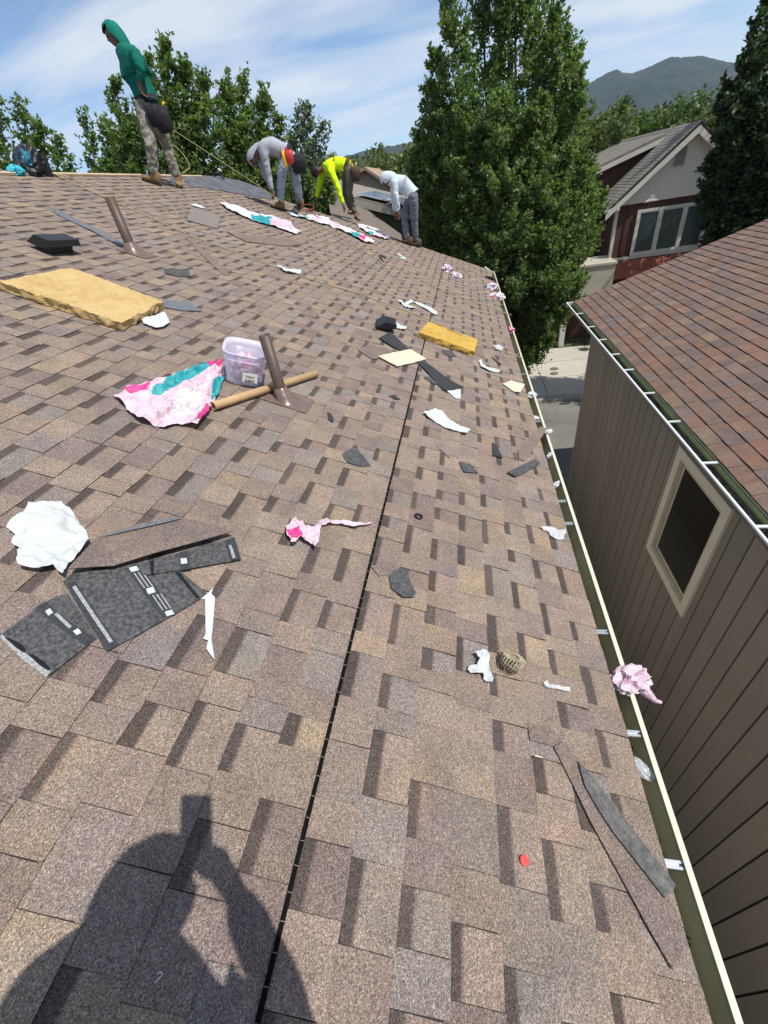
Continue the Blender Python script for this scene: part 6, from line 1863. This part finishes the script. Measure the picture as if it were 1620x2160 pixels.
# man in grey bending over
fL, fR = foot((590, 443)), foot((634, 438))
Yg = fL.y
A_ = lambda x, y, d=0.0: at(x, y, Y=Yg + d)
J = dict(base=(fL + fR) / 2, ftL=fL, ftR=fR, anL=Vector(fL) + UPZ * 0.11 + Vector((0.05, 0, 0)), anR=Vector(fR) + UPZ * 0.11 + Vector((0, 0, 0)),
         knL=A_(592, 390), knR=A_(628, 398, 0.1), hipL=A_(599, 340, -0.05), hipR=A_(617, 342, 0.15), pelvis=A_(610, 326, 0.05), waist=A_(592, 310), chest=A_(562, 309), neck=A_(546, 318), head=A_(536, 334),
         shL=A_(556, 318, -0.18), elL=A_(565, 362, -0.16), wrL=A_(574, 403, -0.14), shR=A_(550, 316, 0.2), elR=A_(553, 352, 0.24), wrR=A_(566, 388, 0.25))
g2 = person('man in grey hooded shirt and light jeans bending, red and yellow tools on belt', dict(
    J=J, s=0.95, face=Vector((-0.55, -0.1, -0.8)), hood=True, toeL=Vector((-1, -0.25, 0.2)), toeR=Vector((-0.5, 0.8, 0.1)), seed=5.0, curl=0.7,
    shirt=cloth('grey_jersey', (0.36, 0.38, 0.42), (0.30, 0.32, 0.36), 6), pants=mottled('light_denim', (0.36, 0.42, 0.50), (0.20, 0.25, 0.33), 7, 5, 0.9, 0.1, 0.5, 0.01)))
belt(g2, A_(605, 322, 0.04), J['waist'] - J['pelvis'], 0.155, M_BELT, 0.10)
pouch(g2, A_(626, 326, -0.08), (0.13, 0.10, 0.28), M_BELT, 0.2, [(0.04, 0.0, 0.08, 0.014, M_GALV, 0.02)])
pouch(g2, A_(607, 317, -0.22), (0.075, 0.06, 0.20), M_REDP, 0.1, [(-0.02, -0.02, 0.05, 0.02, M_REDP, 0.0)])
pouch(g2, A_(597, 318, -0.24), (0.035, 0.04, 0.24), M_YEL, 0.3, name='yellow_tool')

# man in hi-vis yellow
fL, fR = foot((752, 463)), foot((741, 452))
Yg = fL.y
A_ = lambda x, y, d=0.0: at(x, y, Y=Yg + d)
J = dict(base=(fL + fR) / 2, ftL=fL, ftR=fR, anL=Vector(fL) + UPZ * 0.11 + Vector((-0.02, 0, 0)), anR=Vector(fR) + UPZ * 0.11,
         knL=A_(737, 408, -0.05), knR=A_(728, 404, 0.3), hipL=A_(738, 365, -0.1), hipR=A_(731, 362, 0.15), pelvis=A_(736, 350), waist=A_(722, 342), chest=A_(696, 347), neck=A_(680, 356), head=A_(667, 362),
         shL=A_(699, 362, -0.2), elL=A_(714, 398, -0.25), wrL=A_(724, 432, -0.25), shR=A_(682, 360, 0.2), elR=A_(673, 392, 0.25), wrR=A_(668, 420, 0.25))
g3 = person('black-haired man in a bright yellow long-sleeved shirt bending to the roof', dict(
    J=J, s=0.92, face=Vector((-0.35, -0.25, -0.9)), hair=True, toeL=Vector((0.5, -0.8, -0.2)), toeR=Vector((-0.2, -0.9, 0.1)), seed=8.0,
    shirt=cloth('hi_vis_yellow', (0.62, 0.88, 0.015), (0.56, 0.80, 0.012), 5, 0.3), pants=mottled('grey_brown_work_cloth', (0.17, 0.155, 0.13), (0.085, 0.078, 0.068), 8, 5, 0.9, 0.1, 0.5, 0.01)))
belt(g3, A_(733, 347), J['waist'] - J['pelvis'], 0.15, M_BRLE, 0.08)
pouch(g3, A_(748, 352, -0.15), (0.10, 0.09, 0.26), M_BRLE, 0.2, [(0.03, 0.0, 0.07, 0.014, M_GALV, 0.02), (-0.04, 0.0, 0.08, 0.016, M_YEL, -0.02)])

# man in pale patterned hooded shirt
fL, fR = foot((860, 517)), foot((878, 521))
Yg = fL.y
A_ = lambda x, y, d=0.0: at(x, y, Y=Yg + d)
J = dict(base=(fL + fR) / 2, ftL=fL, ftR=fR, anL=Vector(fL) + UPZ * 0.11, anR=Vector(fR) + UPZ * 0.11,
         knL=A_(853, 466, 0.05), knR=A_(874, 466, 0.0), hipL=A_(862, 422, 0.12), hipR=A_(873, 420, -0.10), pelvis=A_(869, 407), waist=A_(863, 396), chest=A_(840, 382), neck=A_(825, 377), head=A_(814, 379),
         shL=A_(830, 388, 0.2), elL=A_(830, 420, 0.25), wrL=A_(834, 448, 0.22), shR=A_(832, 388, -0.2), elR=A_(836, 420, -0.24), wrR=A_(840, 447, -0.2))
g4 = person('man in a pale patterned hooded shirt and grey-blue jeans leaning at the roof edge', dict(
    J=J, s=0.92, face=Vector((-0.75, 0.1, -0.6)), hood=True, toeL=Vector((-1, 0.1, 0.1)), toeR=Vector((-0.9, -0.35, 0.1)), seed=11.0, boot=M_BOOTD, curl=0.8,
    shirt=mottled('pale_patterned_jersey', (0.62, 0.68, 0.72), (0.40, 0.47, 0.53), 26, 5, 0.9, 0.1, 0.3, 0.01), pants=mottled('grey_denim', (0.22, 0.24, 0.28), (0.11, 0.12, 0.145), 7, 5, 0.9, 0.1, 0.5, 0.01)))

# the photographer, behind the lens: stands on the roof and throws the shadow at lower left
def shp(px, Z):
    P = roofw(*px); k = (Z - P.z) / SUN.z
    return P + SUN * k
Zs = 1.30
J = dict(base=wld(loc(Vector((0.0, -0.33, 0)))),
         head=shp((322, 1868), 1.58), neck=shp((255, 2000), 1.42), chest=shp((240, 2175), 1.25))
J['base'] = Vector((0.02, -0.42, -math.tan(PITCH) * 0.02))
J['shL'] = shp((70, 2125), 1.31); J['shR'] = shp((455, 2170), 1.28)
J['elR'] = shp((650, 2225), 1.08); J['wrR'] = shp((488, 1868), 1.38)
J['elL'] = shp((0, 2300), 1.05); J['wrL'] = Vector((-0.42, -0.38, 0.95))
J['waist'] = Vector((-0.06, -0.36, 1.08)); J['pelvis'] = Vector((-0.04, -0.40, 0.92))
fy = -0.42
for sd_, x in (('L', -0.16), ('R', 0.14)):
    gz_ = -math.tan(PITCH) * x
    J['ft' + sd_] = Vector((x, fy, gz_)); J['an' + sd_] = Vector((x, fy - 0.02, gz_ + 0.11)); J['kn' + sd_] = Vector((x * 0.9, fy + 0.03, gz_ * 0.5 + 0.50)); J['hip' + sd_] = Vector((x * 0.62, -0.40, 0.88))
ph = person('person holding up a phone, seen only as the shadow at lower left', dict(
    J=J, s=0.90, bulk=1.05, wr=0.006, face=Vector((0.0, 0.9, -0.4)), hood=True, toeL=Vector((-0.2, 0.35, 0)), toeR=Vector((0.2, 0.35, 0)), seed=13.0, handR=Vector((-0.45, 0.25, 0.8)), palmR=Vector((-0.9, 0, 0.2)), curl=0.35,
    shirt=cloth('navy_shirt', (0.03, 0.04, 0.07), (0.025, 0.03, 0.05)), pants=cloth('dark_work_trousers', (0.05, 0.05, 0.055), (0.04, 0.04, 0.04))))
fw = Vector(ROT[:, 2]); rt = Vector(ROT[:, 0]); dn_ = Vector(ROT[:, 1])
ctr = Vector((0, 0, CZ)) - fw * 0.016 + dn_ * 0.048 + rt * -0.004
phone = boxo('phone', (-0.041, 0.041, -0.080, 0.080, -0.004, 0.004), M_BLACK, None, 0.003)
pm = Matrix.Identity(4)
for i in range(3): pm[i][0] = rt[i]; pm[i][1] = -dn_[i]; pm[i][2] = -fw[i]; pm[i][3] = ctr[i]
phone.matrix_world = pm
tag(phone, 'phone held up by the photographer, seen only as the block topping the shadow', 'phone')
for x in (-0.018, 0.0):
    bm = bmesh.new(); lathe(bm, [(0.008, 0.0041), (0.008, 0.0055), (0.001, 0.0055)], 16, (x - 0.006, 0.055, 0))
    for v in bm.verts: v.co.z = -v.co.z
    bmo('lens', bm, M_GLASS, phone)

for o in bpy.data.objects:
    if '_c' in o: del o['_c']

# ================================================================= AIR
hb = bmesh.new(); box(hb, -4200, 4200, -600, 4600, GZ - 1.0, 420)
hz_m = bpy.data.materials.new('air'); hz_m.use_nodes = True
hz_m.node_tree.nodes.clear()
ho = hz_m.node_tree.nodes.new('ShaderNodeOutputMaterial'); hv = hz_m.node_tree.nodes.new('ShaderNodeVolumePrincipled')
hv.inputs['Color'].default_value = (0.55, 0.72, 0.96, 1); hv.inputs['Density'].default_value = 0.00008; hv.inputs['Anisotropy'].default_value = 0.0
hz_m.node_tree.links.new(hv.outputs[0], ho.inputs['Volume'])
tag(bmo('haze', hb, hz_m), kind='stuff')
